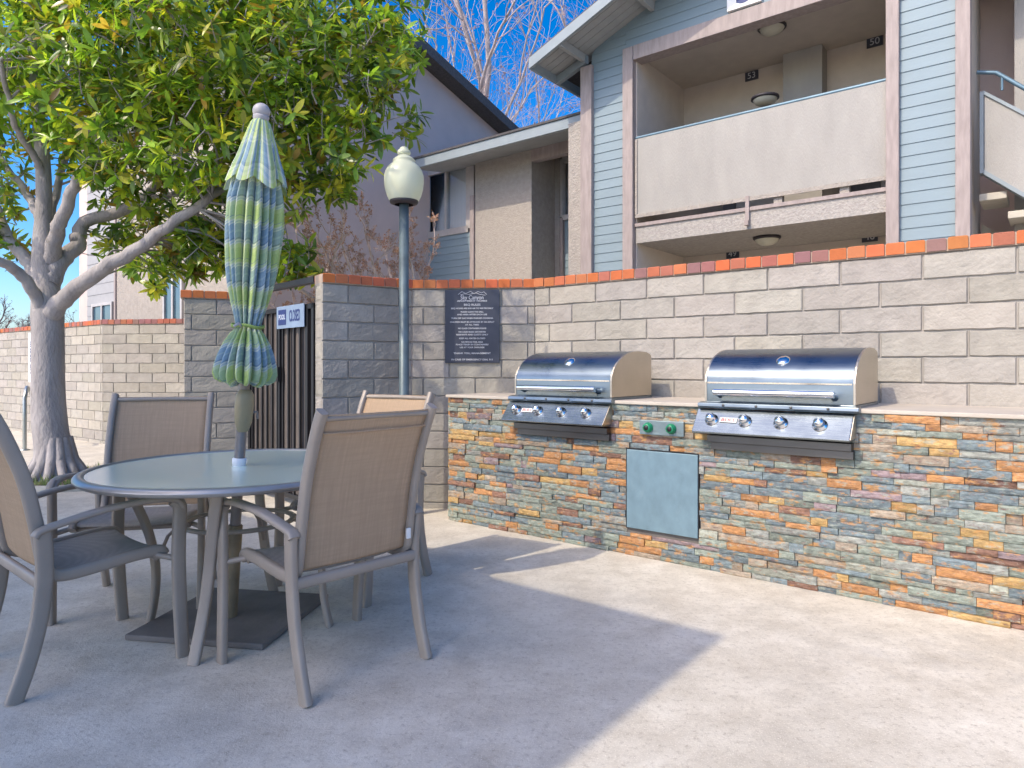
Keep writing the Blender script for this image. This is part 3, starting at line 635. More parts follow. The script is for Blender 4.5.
# ------------------------------------------------------------------ chairs
def bez(pts, n=6):
    pts = [Vector(p) for p in pts]; out = []
    P = [pts[0]*2-pts[1]]+pts+[pts[-1]*2-pts[-2]]
    for i in range(1, len(P)-2):
        for k_ in range(n):
            t_ = k_/n; a_, b_, c_, d_ = P[i-1], P[i], P[i+1], P[i+2]
            out.append(.5*((2*b_)+(c_-a_)*t_+(2*a_-5*b_+4*c_-d_)*t_*t_+(3*b_-a_-3*c_+d_)*t_**3))
    return out+[pts[-1]]
def make_chair(label):
    t = thing('patio_chair', label, 'chair', group='high back sling chairs round the table')
    for s in (-1, 1):
        X = (1, 0, 0)
        b = MB(); b.tube(bez([(s*.256, -.285, 0), (s*.256, -.245, .12), (s*.258, -.212, .26), (s*.260, -.198, .40), (s*.264, -.200, .50), (s*.266, -.205, .560)]), (.0145, .027), 12, side=X, power=4); b.build('leg', m_frame, t)
        b = MB(); b.tube(bez([(s*.300, .250, 0), (s*.303, .238, .2), (s*.304, .232, .40), (s*.304, .236, .53), (s*.303, .236, .585), (s*.301, .215, .612)]), (.0145, .025), 12, side=X, power=4); b.build('leg', m_frame, t)
        b = MB(); b.tube(bez([(s*.266, -.228, .545), (s*.267, -.212, .563), (s*.272, -.16, .578), (s*.284, -.03, .607), (s*.294, .10, .620), (s*.300, .18, .619), (s*.302, .228, .606), (s*.303, .248, .578)]), (.0225, .0115), 12, side=X, power=3); b.build('armrest', m_frame, t)
        rail = bez([(s*.236, .205, .392), (s*.236, .185, .412), (s*.236, .10, .412), (s*.236, -.03, .398), (s*.236, -.13, .392), (s*.235, -.178, .412), (s*.234, -.195, .46), (s*.233, -.215, .58), (s*.233, -.250, .74), (s*.233, -.305, .89), (s*.233, -.345, .975)])
        b = MB(); b.tube(rail, (.0155, .0225), 12, side=X, power=3.5)
        b.build('side_rail', m_frame, t)
        b = MB(); b.tube([(s*.236, .17, .400), (s*.304, .225, .385)], .011, 8); b.build('rail_strut', m_frame, t)
    rail = [Vector((0, p.y, p.z)) for p in rail]
    ki = min(range(len(rail)), key=lambda i: abs(rail[i].y+.178)+abs(rail[i].z-.412))
    seat, back = rail[2:ki+1], rail[ki+1:-1]
    def surf(path, sag, drop, dirv, hem):
        b = MB(); n_ = len(path)-1
        def P(i, j):
            p = path[min(n_, int(round(j*n_)))]; x = -.226+.452*i; k_ = (1-(2*i-1)**2)
            return (x, p.y+dirv[0]*sag*k_, p.z+dirv[1]*(sag*k_)+drop)
        b.grid(P, 12, n_); return b
    surf(seat, .012, .010, (0, -1), 0).build('seat', m_seat, t, solid=.003)
    bk = surf(back, .014, 0, (-1, 0), 0).build('backrest', m_sling, t, solid=.003)
    p = back[-2]; b = MB(); b.tube([(-.225, p.y, p.z), (0, p.y-.010, p.z+.002), (.225, p.y, p.z)], .011, 8); b.build('top_bar', m_frame, t)
    b = MB(); b.tube([(-.222, p.y+.022-.010, p.z-.050), (-.1, p.y+.012-.014, p.z-.052), (0, p.y+.006-.014, p.z-.05), (.1, p.y+.012-.014, p.z-.05), (.222, p.y+.022-.010, p.z-.049)], (.0022, .004), 6, side=(0, 1, 0)); b.build('hem_seam', m_sling, bk)
    b = MB(); b.tube([(-.256, -.212, .385), (.256, -.212, .385)], (.013, .021), 10, side=(0, 1, 0), power=3); b.build('crossbar', m_frame, t)
    b = MB(); b.tube([(-.236, .175, .388), (.236, .175, .388)], .012, 8); b.build('crossbar', m_frame, t)
    return t, bk
def put(o, org, Fv, label):
    o.location = (org[0], org[1], 0); o.rotation_euler = (0, 0, math.atan2(Fv[1], Fv[0])-PI/2); o['label'] = label
ch, ch_back = make_chair('x')
put(ch, (-.712, 2.637), (-.729, .685), 'nearest sling chair, its brown mesh back turned to the viewer')
spots = [((-1.665, 2.65), (.65, .76), 'sling chair cut off by the left edge, facing right to the table'),
         ((-1.768, 3.285), (.22, -.975), 'sling chair behind the table on its left, backed by the far block wall'),
         ((-.815, 3.56), (-.5, -.866), 'sling chair behind the nearest chair, in front of the lamp post')]
for org, Fv, lab in spots:
    put(copy_tree(ch), org, Fv, lab)
b = MB(); b.box(.200, .218, -.238, -.228, .46, .50); b.build('care_tag', m_white, ch_back, bevel=.002)

# ------------------------------------------------------------------ apartment building with the gable
WF = 8.46
def lap(b, ua, ub, w, z0, z1, clip=None, ex=.131):
    z = z0
    while z < z1:
        zt = min(z+ex, z1); a_, c_, e_ = ua, ub, ua
        if clip: a_, e_ = max(ua, clip(z)), max(ua, clip(zt))
        if c_-e_ > .03:
            b.add([(a_, w-.011, z), (c_, w-.011, z), (c_, w-.002, zt), (e_, w-.002, zt), (a_, w+.03, z), (c_, w+.03, z), (c_, w+.03, zt), (e_, w+.03, zt)],
                  [(0, 1, 2, 3), (1, 0, 4, 5), (0, 3, 7, 4), (2, 1, 5, 6)])
        z += ex
ue, ze, wo = UP(530, 7.76), ZP(530, 66, 7.76), 7.76; pitch = .385; ur = -.8; zr = ze+(ur-ue)*pitch
uA = UP(583, WF)
bo = L(uA, WF); apt = thing('apartment_building', 'gabled apartment building with blue siding and a stucco balcony', 'building', bo, ROT)
def ab(): return MB((uA, WF, 0))
u_ = lambda x: UP(x, WF)
hz0, hz1 = ZP(700, 41, WF), ZP(671, 39, WF)+.05
gab = lambda z: ue+(z-ze-.09)/pitch
b = ab(); lap(b, u_(592), u_(626), WF, 0, 8, gab); b.build('siding_wall', m_siding, apt)
b = ab(); lap(b, u_(626), u_(990)+3.5, WF, hz1-.002, zr, gab); b.build('gable_siding', m_siding, apt)
b = ab(); lap(b, u_(898), u_(958), WF, 0, hz1); b.build('siding_wall', m_siding, apt)
for xa, xb, top in ((583, 594, 6.2), (625, 635, hz1-.01), (887, 900, 7.2), (956, 971, 7.2)):
    b = ab(); b.box(u_(xa), u_(xb), WF-.075, WF+.10, 0, min(top, ze+(u_(xa)-ue)*pitch-.1)); b.build('trim_post', m_trim, apt, bevel=.006)
b = ab(); b.box(u_(570), u_(583)-.003, WF-.045, WF+.3, 0, 4.72); b.build('stucco_pilaster', m_stucco, apt, bevel=.004)
b = ab(); b.box(u_(635)+.002, u_(887)-.002, WF-.06, WF+.16, hz0, hz1); b.build('header_beam', m_trim, apt, bevel=.006)
# balcony recess
uL, uR = u_(636), u_(887); wb = WF+1.55
b = ab()
b.box(uL-.35, uR+.1, WF+.16, WF+3.5, hz0+.10, hz0+.22)                        # upper ceiling
b.box(uL-.12, uL, WF+.03, WF+3.5, 0, hz0+.10)                                   # left wall
b.box(uR, uR+.12, WF+.11, WF+3.5, 0, hz0+.10)                                   # right wall
b.box(uL, uR, WF+3.2, WF+3.3, 0, hz0+.10)                                       # back wall
zbh = 4.62; b.box(uL, uR, wb, wb+.15, zbh, hz0+.10)                             # inner header
b.box(uL, uR, wb, wb+.15, 2.30, 2.85)
b.build('balcony_wall', m_shade, apt)
pu0, pu1 = UP(783, wb-.25), UP(822, wb-.25)
b = ab(); b.box(pu0, pu1, wb-.25, wb+1.2, 3.1, hz0+.10); b.build('balcony_pier', m_stuccow, apt)
for xa, xb in ((700, 735), (850, 880)):
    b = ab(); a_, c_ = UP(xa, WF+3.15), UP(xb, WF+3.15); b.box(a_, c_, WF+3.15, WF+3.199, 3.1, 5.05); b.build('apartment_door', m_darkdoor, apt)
b = ab(); b.box(uL, uR, WF-.005, WF+3.4, 2.83, 3.09); b.build('balcony_slab', m_rough, apt)
b = ab(); b.box(uL-.004, uR+.004, WF-.028, WF+.03, 3.055, 3.10); b.build('slab_edge_trim', m_trim, apt)
par = ab(); zp0, zp1 = 3.205, 4.265; par.box(uL+.002, uR-.002, WF-.02, WF+.10, zp0, zp1); pp = par.build('balcony_parapet', m_stuccow, apt)
b = ab(); b.tube([(uL, WF+.03, zp1+.022), (uR, WF+.03, zp1+.022)], (.045, .022), 8, side=(0, 1, 0), power=4); b.build('cap_rail', m_rail, pp)
b = ab(); b.box(uL+.003, uL+.035, WF-.036, WF-.021, zp0, zp1-.01); b.box(uL+.003, uR-.003, WF-.036, WF-.021, zp0-.03, zp0+.02); b.build('parapet_trim', m_stucco, pp)
ub2 = u_(749); b = ab(); b.box(ub2-.03, ub2+.015, WF-.05, WF-.02, 2.87, 3.235); b.box(ub2-.03, ub2+.015, WF-.08, WF-.05, 2.87, 2.93); b.build('bracket', m_trim, pp)
for f in (.62, .86):
    b = ab(); uu = uL+(uR-uL)*f; b.box(uu-.05, uu+.05, WF+.0, WF+.09, 3.092, 3.234); b.build('parapet_foot', m_stucco, pp)
def ceil_lamp(x, y, zc_):
    Yd = (zc_-EYE)/((HY-y)/F_PX); P_ = Vector(((x-CX)/F_PX*Yd, Yd)); uu, ww = ST*P_.x-CT*P_.y, CT*P_.x+ST*P_.y
    b = ab(); b.lathe([(.0005, 0), (.17, 0), (.175, -.025), (.15, -.035)], 24, (uu, ww, zc_)); b.v = [p for p in b.v]; c_ = b.build('ceiling_light', m_lampmetal, apt)
    b = ab(); b.lathe([(.15, -.03), (.13, -.07), (.08, -.10), (.02, -.112), (.0005, -.113)], 24, (uu, ww, zc_)); b.build('light_bowl', m_lampglass, c_)
ceil_lamp(772, 26, hz0+.098); ceil_lamp(765, 97, 4.60); ceil_lamp(767, 237, 2.826)
b = ab(); b.box(uL, uR, wb+.15, WF+3.2, 4.602, 4.66); b.build('alcove_ceiling', m_shade, apt)
def num_plate(x, y, w, body):
    uu, z_ = UP(x, w), ZP(x, y, w)
    b = ab(); b.box(uu-.095, uu+.095, w-.02, w-.002, z_-.065, z_+.065); c_ = b.build('number_plate', m_signbk, apt)
    text('digits', body, .125, m_signink, c_, (uu-uA, w-.022-WF, z_), ext=.001)
num_plate(752, 76, wb, '53'); num_plate(875, 42, wb, '50'); num_plate(733, 254, wb, '49'); num_plate(870, 237, wb, '46')
# number board above the header
nu0, nu1 = u_(729), u_(763); nz0 = ZP(729, 14, WF)
b = ab(); b.box(nu0, nu1, WF-.07, WF-.02, nz0, nz0+.62); nb = b.build('building_number', m_white, apt, bevel=.003)
text('numeral', '5', .62, m_navy, nb, ((nu0+nu1)/2+.02-uA, -.072, nz0+.245), ext=.002, sx=.85, bold=.01)
# roof with rake, soffit and lookouts
b = ab(); th = .10
for (a0_, a1_, s_) in ((ue, ur, 1), (ur, 2*ur-ue, -1)):
    za, zb_ = (ze+.09, zr+.09) if s_ == 1 else (zr+.09, ze+.09)
    b.hexa([(a0_, wo, za), (a1_, wo, zb_), (a1_, WF+5, zb_), (a0_, WF+5, za), (a0_, wo, za+th*.5), (a1_, wo, zb_+th*.5), (a1_, WF+5, zb_+th*.5), (a0_, WF+5, za+th*.5)])
rf = b.build('roof', m_shingle, apt)
b = ab(); nb_ = 26
for (a0_, a1_, s_) in ((ue, ur, 1), (ur, 2*ur-ue, -1)):
    za, zb_ = (ze+.06, zr+.06) if s_ == 1 else (zr+.06, ze+.06)
    for k_ in range(6):
        w0, w1 = wo+.03+k_*.14, wo+.03+k_*.14+.132
        b.hexa([(a0_+.02, w0, za), (a1_, w0, zb_), (a1_, w1, zb_), (a0_+.02, w1, za), (a0_+.02, w0, za+.028), (a1_, w0, zb_+.028), (a1_, w1, zb_+.028), (a0_+.02, w1, za+.028)])
b.build('soffit', m_soffit, rf)
b = ab()
for (a0_, a1_, s_) in ((ue, ur, 1), (ur, 2*ur-ue, -1)):
    za, zb_ = (ze, zr) if s_ == 1 else (zr, ze)
    b.hexa([(a0_, wo-.03, za-.05), (a1_, wo-.03, zb_-.05), (a1_, wo+.01, zb_-.05), (a0_, wo+.01, za-.05), (a0_, wo-.03, za+.10), (a1_, wo-.03, zb_+.10), (a1_, wo+.01, zb_+.10), (a0_, wo+.01, za+.10)])
b.build('fascia', m_fascia, rf)
b = ab(); b.box(ue-.01, ue+.03, wo+.012, WF+5, ze-.05, ze+.085); b.build('eave_board', m_fascia, rf)
for du in (.08, 1.15, 2.6):
    uu = uA+du-.02; zz_ = ze+(uu-ue)*pitch
    b = ab(); b.box(uu-.03, uu+.03, wo+.012, WF-.02, zz_-.06, zz_+.05); b.build('lookout', m_soffit, rf)
b = ab(); q_ = (uA-ue)*pitch; b.hexa([(ue+.03, WF-.09, ze-.06), (uA+.1, WF-.09, ze-.06+q_), (uA+.1, WF-.01, ze-.06+q_), (ue+.03, WF-.01, ze-.06), (ue+.03, WF-.09, ze+.055), (uA+.1, WF-.09, ze+.055+q_), (uA+.1, WF-.01, ze+.055+q_), (ue+.03, WF-.01, ze+.055)]); b.build('rafter', m_fascia, rf)
# building mass behind
b = ab(); b.box(uA+.05, uL-.12, WF+.035, WF+5, 0, ze+.05); b.box(uR+.12, u_(956)+.1, WF+.035, WF+5, 0, ze+.05); b.box(uA+.05, 4.2, WF+3.6, WF+5, 0, ze); b.build('inner_wall', m_shade, apt)
# stair bay right of the last post
us = u_(971); wst = WF+.34
st0 = (us+.10, ZP(986, 94, wst)); slp = -.88
b = ab(); q0, q1 = us+.09, us+2.6
zA, zB = ZP(986, 94, wst), ZP(986, 170, wst)
b.hexa([(q0, wst, zB), (q1, wst, zB+slp*(q1-q0)), (q1, wst+.1, zB+slp*(q1-q0)), (q0, wst+.1, zB), (q0, wst, zA), (q1, wst, zA+slp*(q1-q0)), (q1, wst+.1, zA+slp*(q1-q0)), (q0, wst+.1, zA)])
stp = b.build('stair_parapet', m_stuccow, apt)
b = ab()
for k_ in (0, 1):
    zz_, hh_ = (zA, .04) if k_ == 0 else (zB-.04, .05)
    b.hexa([(q0-.01, wst-.02, zz_), (q1, wst-.02, zz_+slp*(q1-q0)), (q1, wst+.12, zz_+slp*(q1-q0)), (q0-.01, wst+.12, zz_), (q0-.01, wst-.02, zz_+hh_), (q1, wst-.02, zz_+hh_+slp*(q1-q0)), (q1, wst+.12, zz_+hh_+slp*(q1-q0)), (q0-.01, wst+.12, zz_+hh_)])
b.box(q0-.04, q0-.005, wst-.02, wst+.12, zB-.03, zA+.03)
b.build('stair_trim', m_fascia, stp)
b = ab(); b.tube([(us+.02, wst+.05, zA+.27), (q0+.1, wst+.05, zA+.22), (q1, wst+.05, zA+.14+slp*(q1-q0))], .022, 8); b.tube([(q0+.15, wst+.05, zA+.12-.1), (q0+.15, wst+.05, zA+.16)], .014, 6); b.build('handrail', m_rail, stp)
for k_ in range(9):
    b = ab(); uu = us-.02+k_*.25; zz_ = 2.90-k_*.22; b.box(uu+.06, uu+.30, wst+.06, wst+.6, zz_, zz_+.075); b.build('stair_tread', m_conc, apt, bevel=.006)
b = ab(); b.hexa([(us+.0, wst+.9, 2.55), (q1, wst+.9, 2.55+slp*(q1-us)), (q1, wst+1.0, 2.55+slp*(q1-us)), (us, wst+1.0, 2.55), (us, wst+.9, 2.8), (q1, wst+.9, 2.8+slp*(q1-us)), (q1, wst+1.0, 2.8+slp*(q1-us)), (us, wst+1.0, 2.8)]); b.build('stair_stringer', m_conc, apt)
b = ab(); b.box(us+.33, 4.2, WF+.80, WF+.9, 0, 8.0); b.build('stair_back_wall', m_stuccow, apt)
b = ab(); b.box(uR+.14, us+.9, WF+1.5, WF+1.6, 0, 8); b.build('stair_door_wall', m_mauve, apt)

# ------------------------------------------------------------------ lower wing left of the gable
WL = 9.30; le = 8.6
uL0 = UP(416, WL); lo_ = L(uL0, WL)
lw = thing('apartment_wing', 'lower stucco wing with a sloping eave and two windows, left of the gable', 'building', lo_, ROT)
def lb(): return MB((uL0, WL, 0))
zeave = ZP(506, 147, le)
b1_, b2_ = UP(475, WL), UP(531.6, WL)
b = lb(); b.box(b1_, b2_, WL, WL+3, 0, 4.86); b.build('stucco_bay', m_stucco, lw, bevel=.01)
WR = WL+.69; uE = UP(583, WF)+.05
b = lb(); b.box(b2_-.01, uE+.2, WR+.16, WR+2, 0, 4.95); b.box(b2_-.01, b2_+.10, WR-.001, WR+.17, 0, 4.95)
b.build('recess_wall', m_stucco, lw)
wx0, wx1 = UP(559, WR), UP(583, WR)
zs = ZP(565, 216, WR); zt_ = ZP(565, 158, WR)
b = lb(); lap(b, wx0+.05, wx1+.5, WR+.08, 0, zs-.02); b.build('recess_siding', m_siding, lw)
b = lb(); b.box(wx0-.02, wx0+.07, WR+.01, WR+.12, 0, zs-.02); b.build('recess_trim', m_trim, lw)
b = lb()
for (p, q, r_, s_) in ((wx0-.02, wx0+.06, zs, zt_), (wx0+.05, wx1+.4, zs-.06, zs+.03), (wx0+.05, wx1+.4, zt_-.06, zt_), (wx0+.05, wx1+.4, zt_+.0, zt_+.34)): b.box(p, q, WR+.02, WR+.12, r_, s_)
w_r = b.build('window', m_winframe, lw)
b = lb(); b.box(wx0+.05, wx1+.5, WR+.10, WR+.108, zs, zt_); b.build('pane', m_pane, w_r)
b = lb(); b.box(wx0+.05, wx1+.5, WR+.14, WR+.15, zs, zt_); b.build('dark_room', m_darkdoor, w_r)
# left window bay
WB2 = WL+.12; x0_, x1_ = UP(418, WB2), b1_
zs, zt_ = ZP(450, 229, WB2), ZP(450, 171, WB2)
b = lb(); lap(b, x0_, x1_, WB2, 0, zs-.12); b.build('bay_siding', m_siding, lw)
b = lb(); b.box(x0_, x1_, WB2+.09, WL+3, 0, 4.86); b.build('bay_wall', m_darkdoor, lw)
b = lb(); b.box(x0_, x1_, WB2-.0, WB2+.08, zt_+.10, 4.86); b.build('bay_fascia', m_siding, lw)
b = lb(); b.box(x1_-.10, x1_-.004, WL-.035, WL+.2, 0, ZP(471, 196, WL)); b.build('trim_post', m_trim, lw, bevel=.005)
b = lb(); wa, wb_ = UP(427, WB2), UP(467, WB2); wm = (wa+wb_)/2
for (p, q, r_, s_) in ((wa-.05, wa, zs-.05, zt_+.05), (wb_, x1_-.11, zs-.05, zt_+.05), (wm-.025, wm+.025, zs, zt_), (wa-.05, wb_+.05, zt_, zt_+.10), (x0_, wb_+.05, zs-.12, zs)): b.box(p, q, WB2-.03, WB2+.06, r_, s_)
w_l = b.build('window', m_winframe, lw)
b = lb(); b.box(wa, wb_, WB2+.02, WB2+.026, zs, zt_); b.build('pane', m_pane, w_l)
b = lb(); x = wa
while x < wb_-.02:
    gapx = (wa+.40*(wb_-wa) < x < wa+.46*(wb_-wa))
    if not gapx: b.add([(x, WB2+.055, zs), (x+.085, WB2+.072, zs), (x+.085, WB2+.072, zt_), (x, WB2+.055, zt_)], [(0, 1, 2, 3)])
    x += .082
b.build('blinds', m_blind, w_l, solid=.002)
# roof of the wing
b = lb(); p2 = .16; ra, rb_ = UP(414, le), UP(581, WF)-.02
b.hexa([(ra, le, zeave+.02), (rb_, le, zeave+.02), (rb_, WL+5, zeave+.02+p2*(WL+5-le)), (ra, WL+5, zeave+.02+p2*(WL+5-le)), (ra, le, zeave+.20), (rb_, le, zeave+.20), (rb_, WL+5, zeave+.20+p2*(WL+5-le)), (ra, WL+5, zeave+.20+p2*(WL+5-le))])
rf2 = b.build('roof', m_soffit, lw)
b = lb(); b.hexa([(ra-.03, le-.05, zeave+.19), (rb_, le-.05, zeave+.19), (rb_, WL+5.1, zeave+.21+p2*(WL+5-le)), (ra-.03, WL+5.1, zeave+.21+p2*(WL+5-le)), (ra-.03, le-.05, zeave+.225), (rb_, le-.05, zeave+.225), (rb_, WL+5.1, zeave+.25+p2*(WL+5-le)), (ra-.03, WL+5.1, zeave+.25+p2*(WL+5-le))]); b.build('shingles', m_shingle, rf2)
b = lb(); b.box(ra-.02, rb_, le-.03, le-.001, zeave+.03, zeave+.187); b.build('fascia', m_fascia, rf2)
b = lb(); b.box(b2_+.002, uE+.0, WL-.02, WL+.12, 4.62, 5.0); b.build('recess_beam', m_trim, lw)

# ------------------------------------------------------------------ big mauve gable wing
T = 9.6; w1_, w2_ = 5.8, 12.0; wr_ = (w1_+w2_)/2; zt_ = 6.12; zr_ = zt_+.3*(w2_-wr_)
mo = L(-T, w1_); mv = thing('apartment_wing', 'tall mauve stucco gable wing rising behind the lamp post', 'building', mo, ROT)
def mb(): return MB((-T, w1_, 0))
b = mb(); b.prism([(w1_, 0), (w2_, 0), (w2_, zt_), (wr_, zr_), (w1_, zt_)], 'x', -T-7.2, -T); b.build('wall', m_mauve, mv)
b = mb()
for (a_, c_, za, zc_) in ((w1_-.5, wr_, zt_-.15, zr_), (wr_, w2_+.45, zr_, zt_-.135)):
    b.hexa([(-T-7.6, a_, za+.01), (-T+.35, a_, za+.01), (-T+.35, c_, zc_+.01), (-T-7.6, c_, zc_+.01), (-T-7.6, a_, za+.21), (-T+.35, a_, za+.21), (-T+.35, c_, zc_+.21), (-T-7.6, c_, zc_+.21)])
b.build('roof', m_shingle, mv)
e0, e1 = UP(88, w1_), UP(118, w1_)
b = mb(); b.box(e1+.02, -T, w1_-.03, w1_-.002, 0, zt_-.2); b.build('stucco_front', m_stucco, mv)
b = mb(); lap(b, e0, e1-.06, w1_-.01, 0, zt_-.2, ex=.22); b.build('siding_front', M('pale_siding', (.34, .34, .34), .7, var=.05), mv)
b = mb(); b.box(e1-.05, e1+.018, w1_-.06, w1_+.02, 0, zt_-.2); b.build('trim_post', m_trim, mv)
for xa, xb, ya, yb in ((97, 115, 306, 331), (169, 185, 274, 332)):
    p, q = UP(xa, w1_), UP(xb, w1_); zt2, zs2 = ZP((xa+xb)/2, ya, w1_), ZP((xa+xb)/2, yb, w1_)
    b = mb()
    for (i, j, r_, s_) in ((p-.06, p, zs2-.06, zt2+.06), (q, q+.06, zs2-.06, zt2+.06), ((p+q)/2-.03, (p+q)/2+.03, zs2, zt2), (p, q, zt2, zt2+.06), (p, q, zs2-.06, zs2)): b.box(i, j, w1_-.09, w1_-.035, r_, s_)
    fw = b.build('window', m_winframe, mv)
    b = mb(); b.box(p, q, w1_-.06, w1_-.052, zs2, zt2); b.build('pane', M('sky_reflecting_pane', (.05, .10, .14), .05, spec=1.0, bdist=0), fw)

# ------------------------------------------------------------------ unseen slab on posts left of the viewpoint, added to shade the patio
SEL, SAZ = R(46), R(52)
S = Vector((-math.sin(SAZ)*math.cos(SEL), -math.cos(SAZ)*math.cos(SEL), math.sin(SEL)))
tall = 4.6
corner = Vector((.835, 2.823, 0))+S*(tall/S.z)
cu_, cw_ = ST*corner.x-CT*corner.y, CT*corner.x+ST*corner.y
pc = thing('shade_caster', 'tall flat slab on four posts, unseen, added to shade the table', 'shade caster', L(cu_, cw_), ROT)
PW, PD = 6.2, 3.9
b = MB(); b.box(-PW, 0, -PD, 0, tall-.16, tall); b.build('roof', m_fascia, pc, bevel=.01)
b = MB(); b.box(-PW-.02, .02, -PD-.02, .02, tall+.001, tall+.03); b.build('roof_edge', m_shingle, pc)
for x in (-PW+.25, -.25):
    for y in (-PD+.25, -.25):
        b = MB(); b.box(x-.08, x+.08, y-.08, y+.08, 0, tall-.165); b.build('post', m_trim, pc, bevel=.008)

# ------------------------------------------------------------------ magnolia tree
rt = random.Random(11)
TB = at(55, 480, 6.75); TB.z = 0
mg = thing('magnolia_tree', 'broad leafy magnolia tree with grey forked trunk, left', 'tree', TB)
def W(x, y, Y): return at(x, y, Y)-TB
b = MB()
def limb(pts, r0, r1, n=10, kk=6, wob=.012):
    p_ = bez(pts, kk); m_ = len(p_)
    rad = [r0+(r1-r0)*(i/(m_-1)) for i in range(m_)]
    p_ = [p+Vector((rt.uniform(-wob, wob), rt.uniform(-wob, wob), rt.uniform(-wob, wob)))*(1 if 0 < i < m_-1 else 0) for i, p in enumerate(p_)]
    b.tube(p_, rad, n); return p_
limbs = []
tr = [W(56, 487, 6.75), W(54, 455, 6.75), W(49.5, 420, 6.75), W(48, 380, 6.75), W(48, 340, 6.75), W(47, 305, 6.76), W(44, 270, 6.8), W(43, 235, 6.82), W(44, 195, 6.85), W(42, 150, 6.9), W(36, 95, 7.0), W(30, 20, 7.1), W(28, -70, 7.2)]
pz = bez(tr, 6); radp = []
for p in pz:
    z_ = p.z; r_ = .138+.13*math.exp(-z_/.16)+.012*math.exp(-abs(z_-.6)/.5) if z_ < 1.6 else .145-.070*min(1, (z_-1.6)/1.0)-.028*min(1, max(0, (z_-2.6)/2.0)); radp.append(max(.03, r_))
b.tube(pz, radp, 18); limbs.append(pz)
# root flare
for k_ in range(13):
    an = 2*PI*k_/13+.2; c = W(56, 480, 6.75); q = Vector((math.cos(an), math.sin(an), 0))
    b.tube([c+q*.10+Vector((0, 0, .42)), c+q*.15+Vector((0, 0, .20)), c+q*.25+Vector((0, 0, .06)), c+q*.36+Vector((0, 0, -.03))], [.045, .048, .036, .012], 8)
for pts, r0, r1 in (
    ([W(50, 318, 6.74), W(63, 300, 6.6), W(98, 272, 6.35), W(140, 246, 6.2), W(197, 207, 6.1), W(240, 175, 6.4), W(290, 120, 6.8)], .095, .016),
    ([W(50, 285, 6.78), W(60, 262, 6.85), W(77, 246, 6.95), W(84, 223, 7.05), W(131, 207, 7.1), W(164, 178, 7.2), W(215, 120, 7.5), W(290, 50, 7.6)], .095, .025),
    ([W(51, 262, 6.8), W(56, 238, 6.7), W(63, 214, 6.6), W(77, 181, 6.5), W(98, 157, 6.45), W(125, 115, 6.6), W(160, 40, 6.9)], .08, .02),
    ([W(40, 285, 6.76), W(30, 265, 6.8), W(9, 237, 6.9), W(-6, 205, 7.0), W(-30, 150, 7.2), W(-70, 80, 7.3)], .07, .03),
    ([W(44, 320, 6.74), W(35, 293, 6.6), W(14, 270, 6.4), W(-10, 256, 6.2), W(-50, 230, 5.9), W(-110, 170, 5.6)], .065, .025),
    ([W(42, 225, 6.83), W(35, 207, 6.9), W(19, 183, 7.1), W(-3, 152, 7.3), W(-30, 90, 7.6)], .05, .02),
    ([W(43, 190, 6.86), W(40, 167, 6.8), W(23, 139, 6.6), W(12, 115, 6.4), W(0, 60, 6.1)], .045, .02),
    ([W(47, 250, 6.8), W(52, 215, 7.1), W(66, 150, 7.5), W(80, 60, 7.8), W(90, -80, 8.0)], .05, .02),
    ([W(131, 207, 7.2), W(190, 190, 7.4), W(260, 180, 7.5), W(330, 160, 7.5)], .04, .015),
    ([W(120, 40, 7.6), W(200, -60, 7.4), W(300, -170, 6.8)], .03, .012),
    ([W(160, 40, 6.9), W(240, -20, 6.9), W(330, -60, 6.8)], .025, .012)):
    limbs.append(limb(pts, r0, r1))
b.build('trunk', m_bark, mg)
# crown: leaf rosettes on twigs
lobes = [  # px, py, depth, radius in metres, weight
    (40, 60, 6.6, .95, 1), (110, 40, 6.3, .9, 1.1), (180, 60, 6.0, .9, 1.2), (250, 60, 5.9, .85, 1.2), (320, 70, 6.0, .75, 1.2), (375, 60, 6.1, .55, .9), (395, 35, 6.2, .45, .6), (385, 105, 6.0, .42, .6), (345, 140, 5.9, .42, .8),
    (130, 120, 6.2, .75, 1.1), (200, 130, 5.9, .7, 1.1), (260, 130, 5.8, .65, 1.0), (310, 150, 6.0, .5, .8), (90, 110, 6.8, .6, .6), (30, 110, 7.1, .55, .5), (10, 40, 7.2, .8, .7), (300, 10, 6.4, .8, 1), (200, 0, 6.5, .9, 1), (100, -30, 6.6, 1.0, 1), (360, -20, 6.4, .7, .8),
    (165, 225, 7.0, .42, .9), (215, 215, 6.8, .45, 1.2), (205, 250, 6.7, .30, .7), (275, 245, 6.3, .32, .9), (300, 262, 6.2, .24, .7), (240, 210, 6.5, .45, 1.1), (285, 180, 6.1, .38, .8), (155, 275, 6.5, .22, .3), (180, 262, 6.7, .22, .4), (140, 215, 7.4, .42, .8), (330, 185, 6.0, .26, .5), (120, 175, 6.6, .40, .6), (195, 238, 6.4, .26, .8), (250, 262, 6.3, .22, .7), (225, 250, 6.5, .26, .8), (135, 262, 6.9, .20, .4), (165, 250, 6.7, .24, .6), (215, 165, 6.0, .45, .8), (110, 190, 7.3, .35, .4), (150, 175, 6.5, .45, .6),
    (10, 200, 7.3, .42, .40), (-10, 240, 6.9, .40, .35), (20, 245, 7.0, .22, .16), (5, 165, 7.4, .40, .30), (-60, 150, 6.8, .9, .6), (-80, 50, 6.8, 1.0, .7), (75, 165, 7.2, .25, .2), (100, 240, 7.2, .22, .14)]
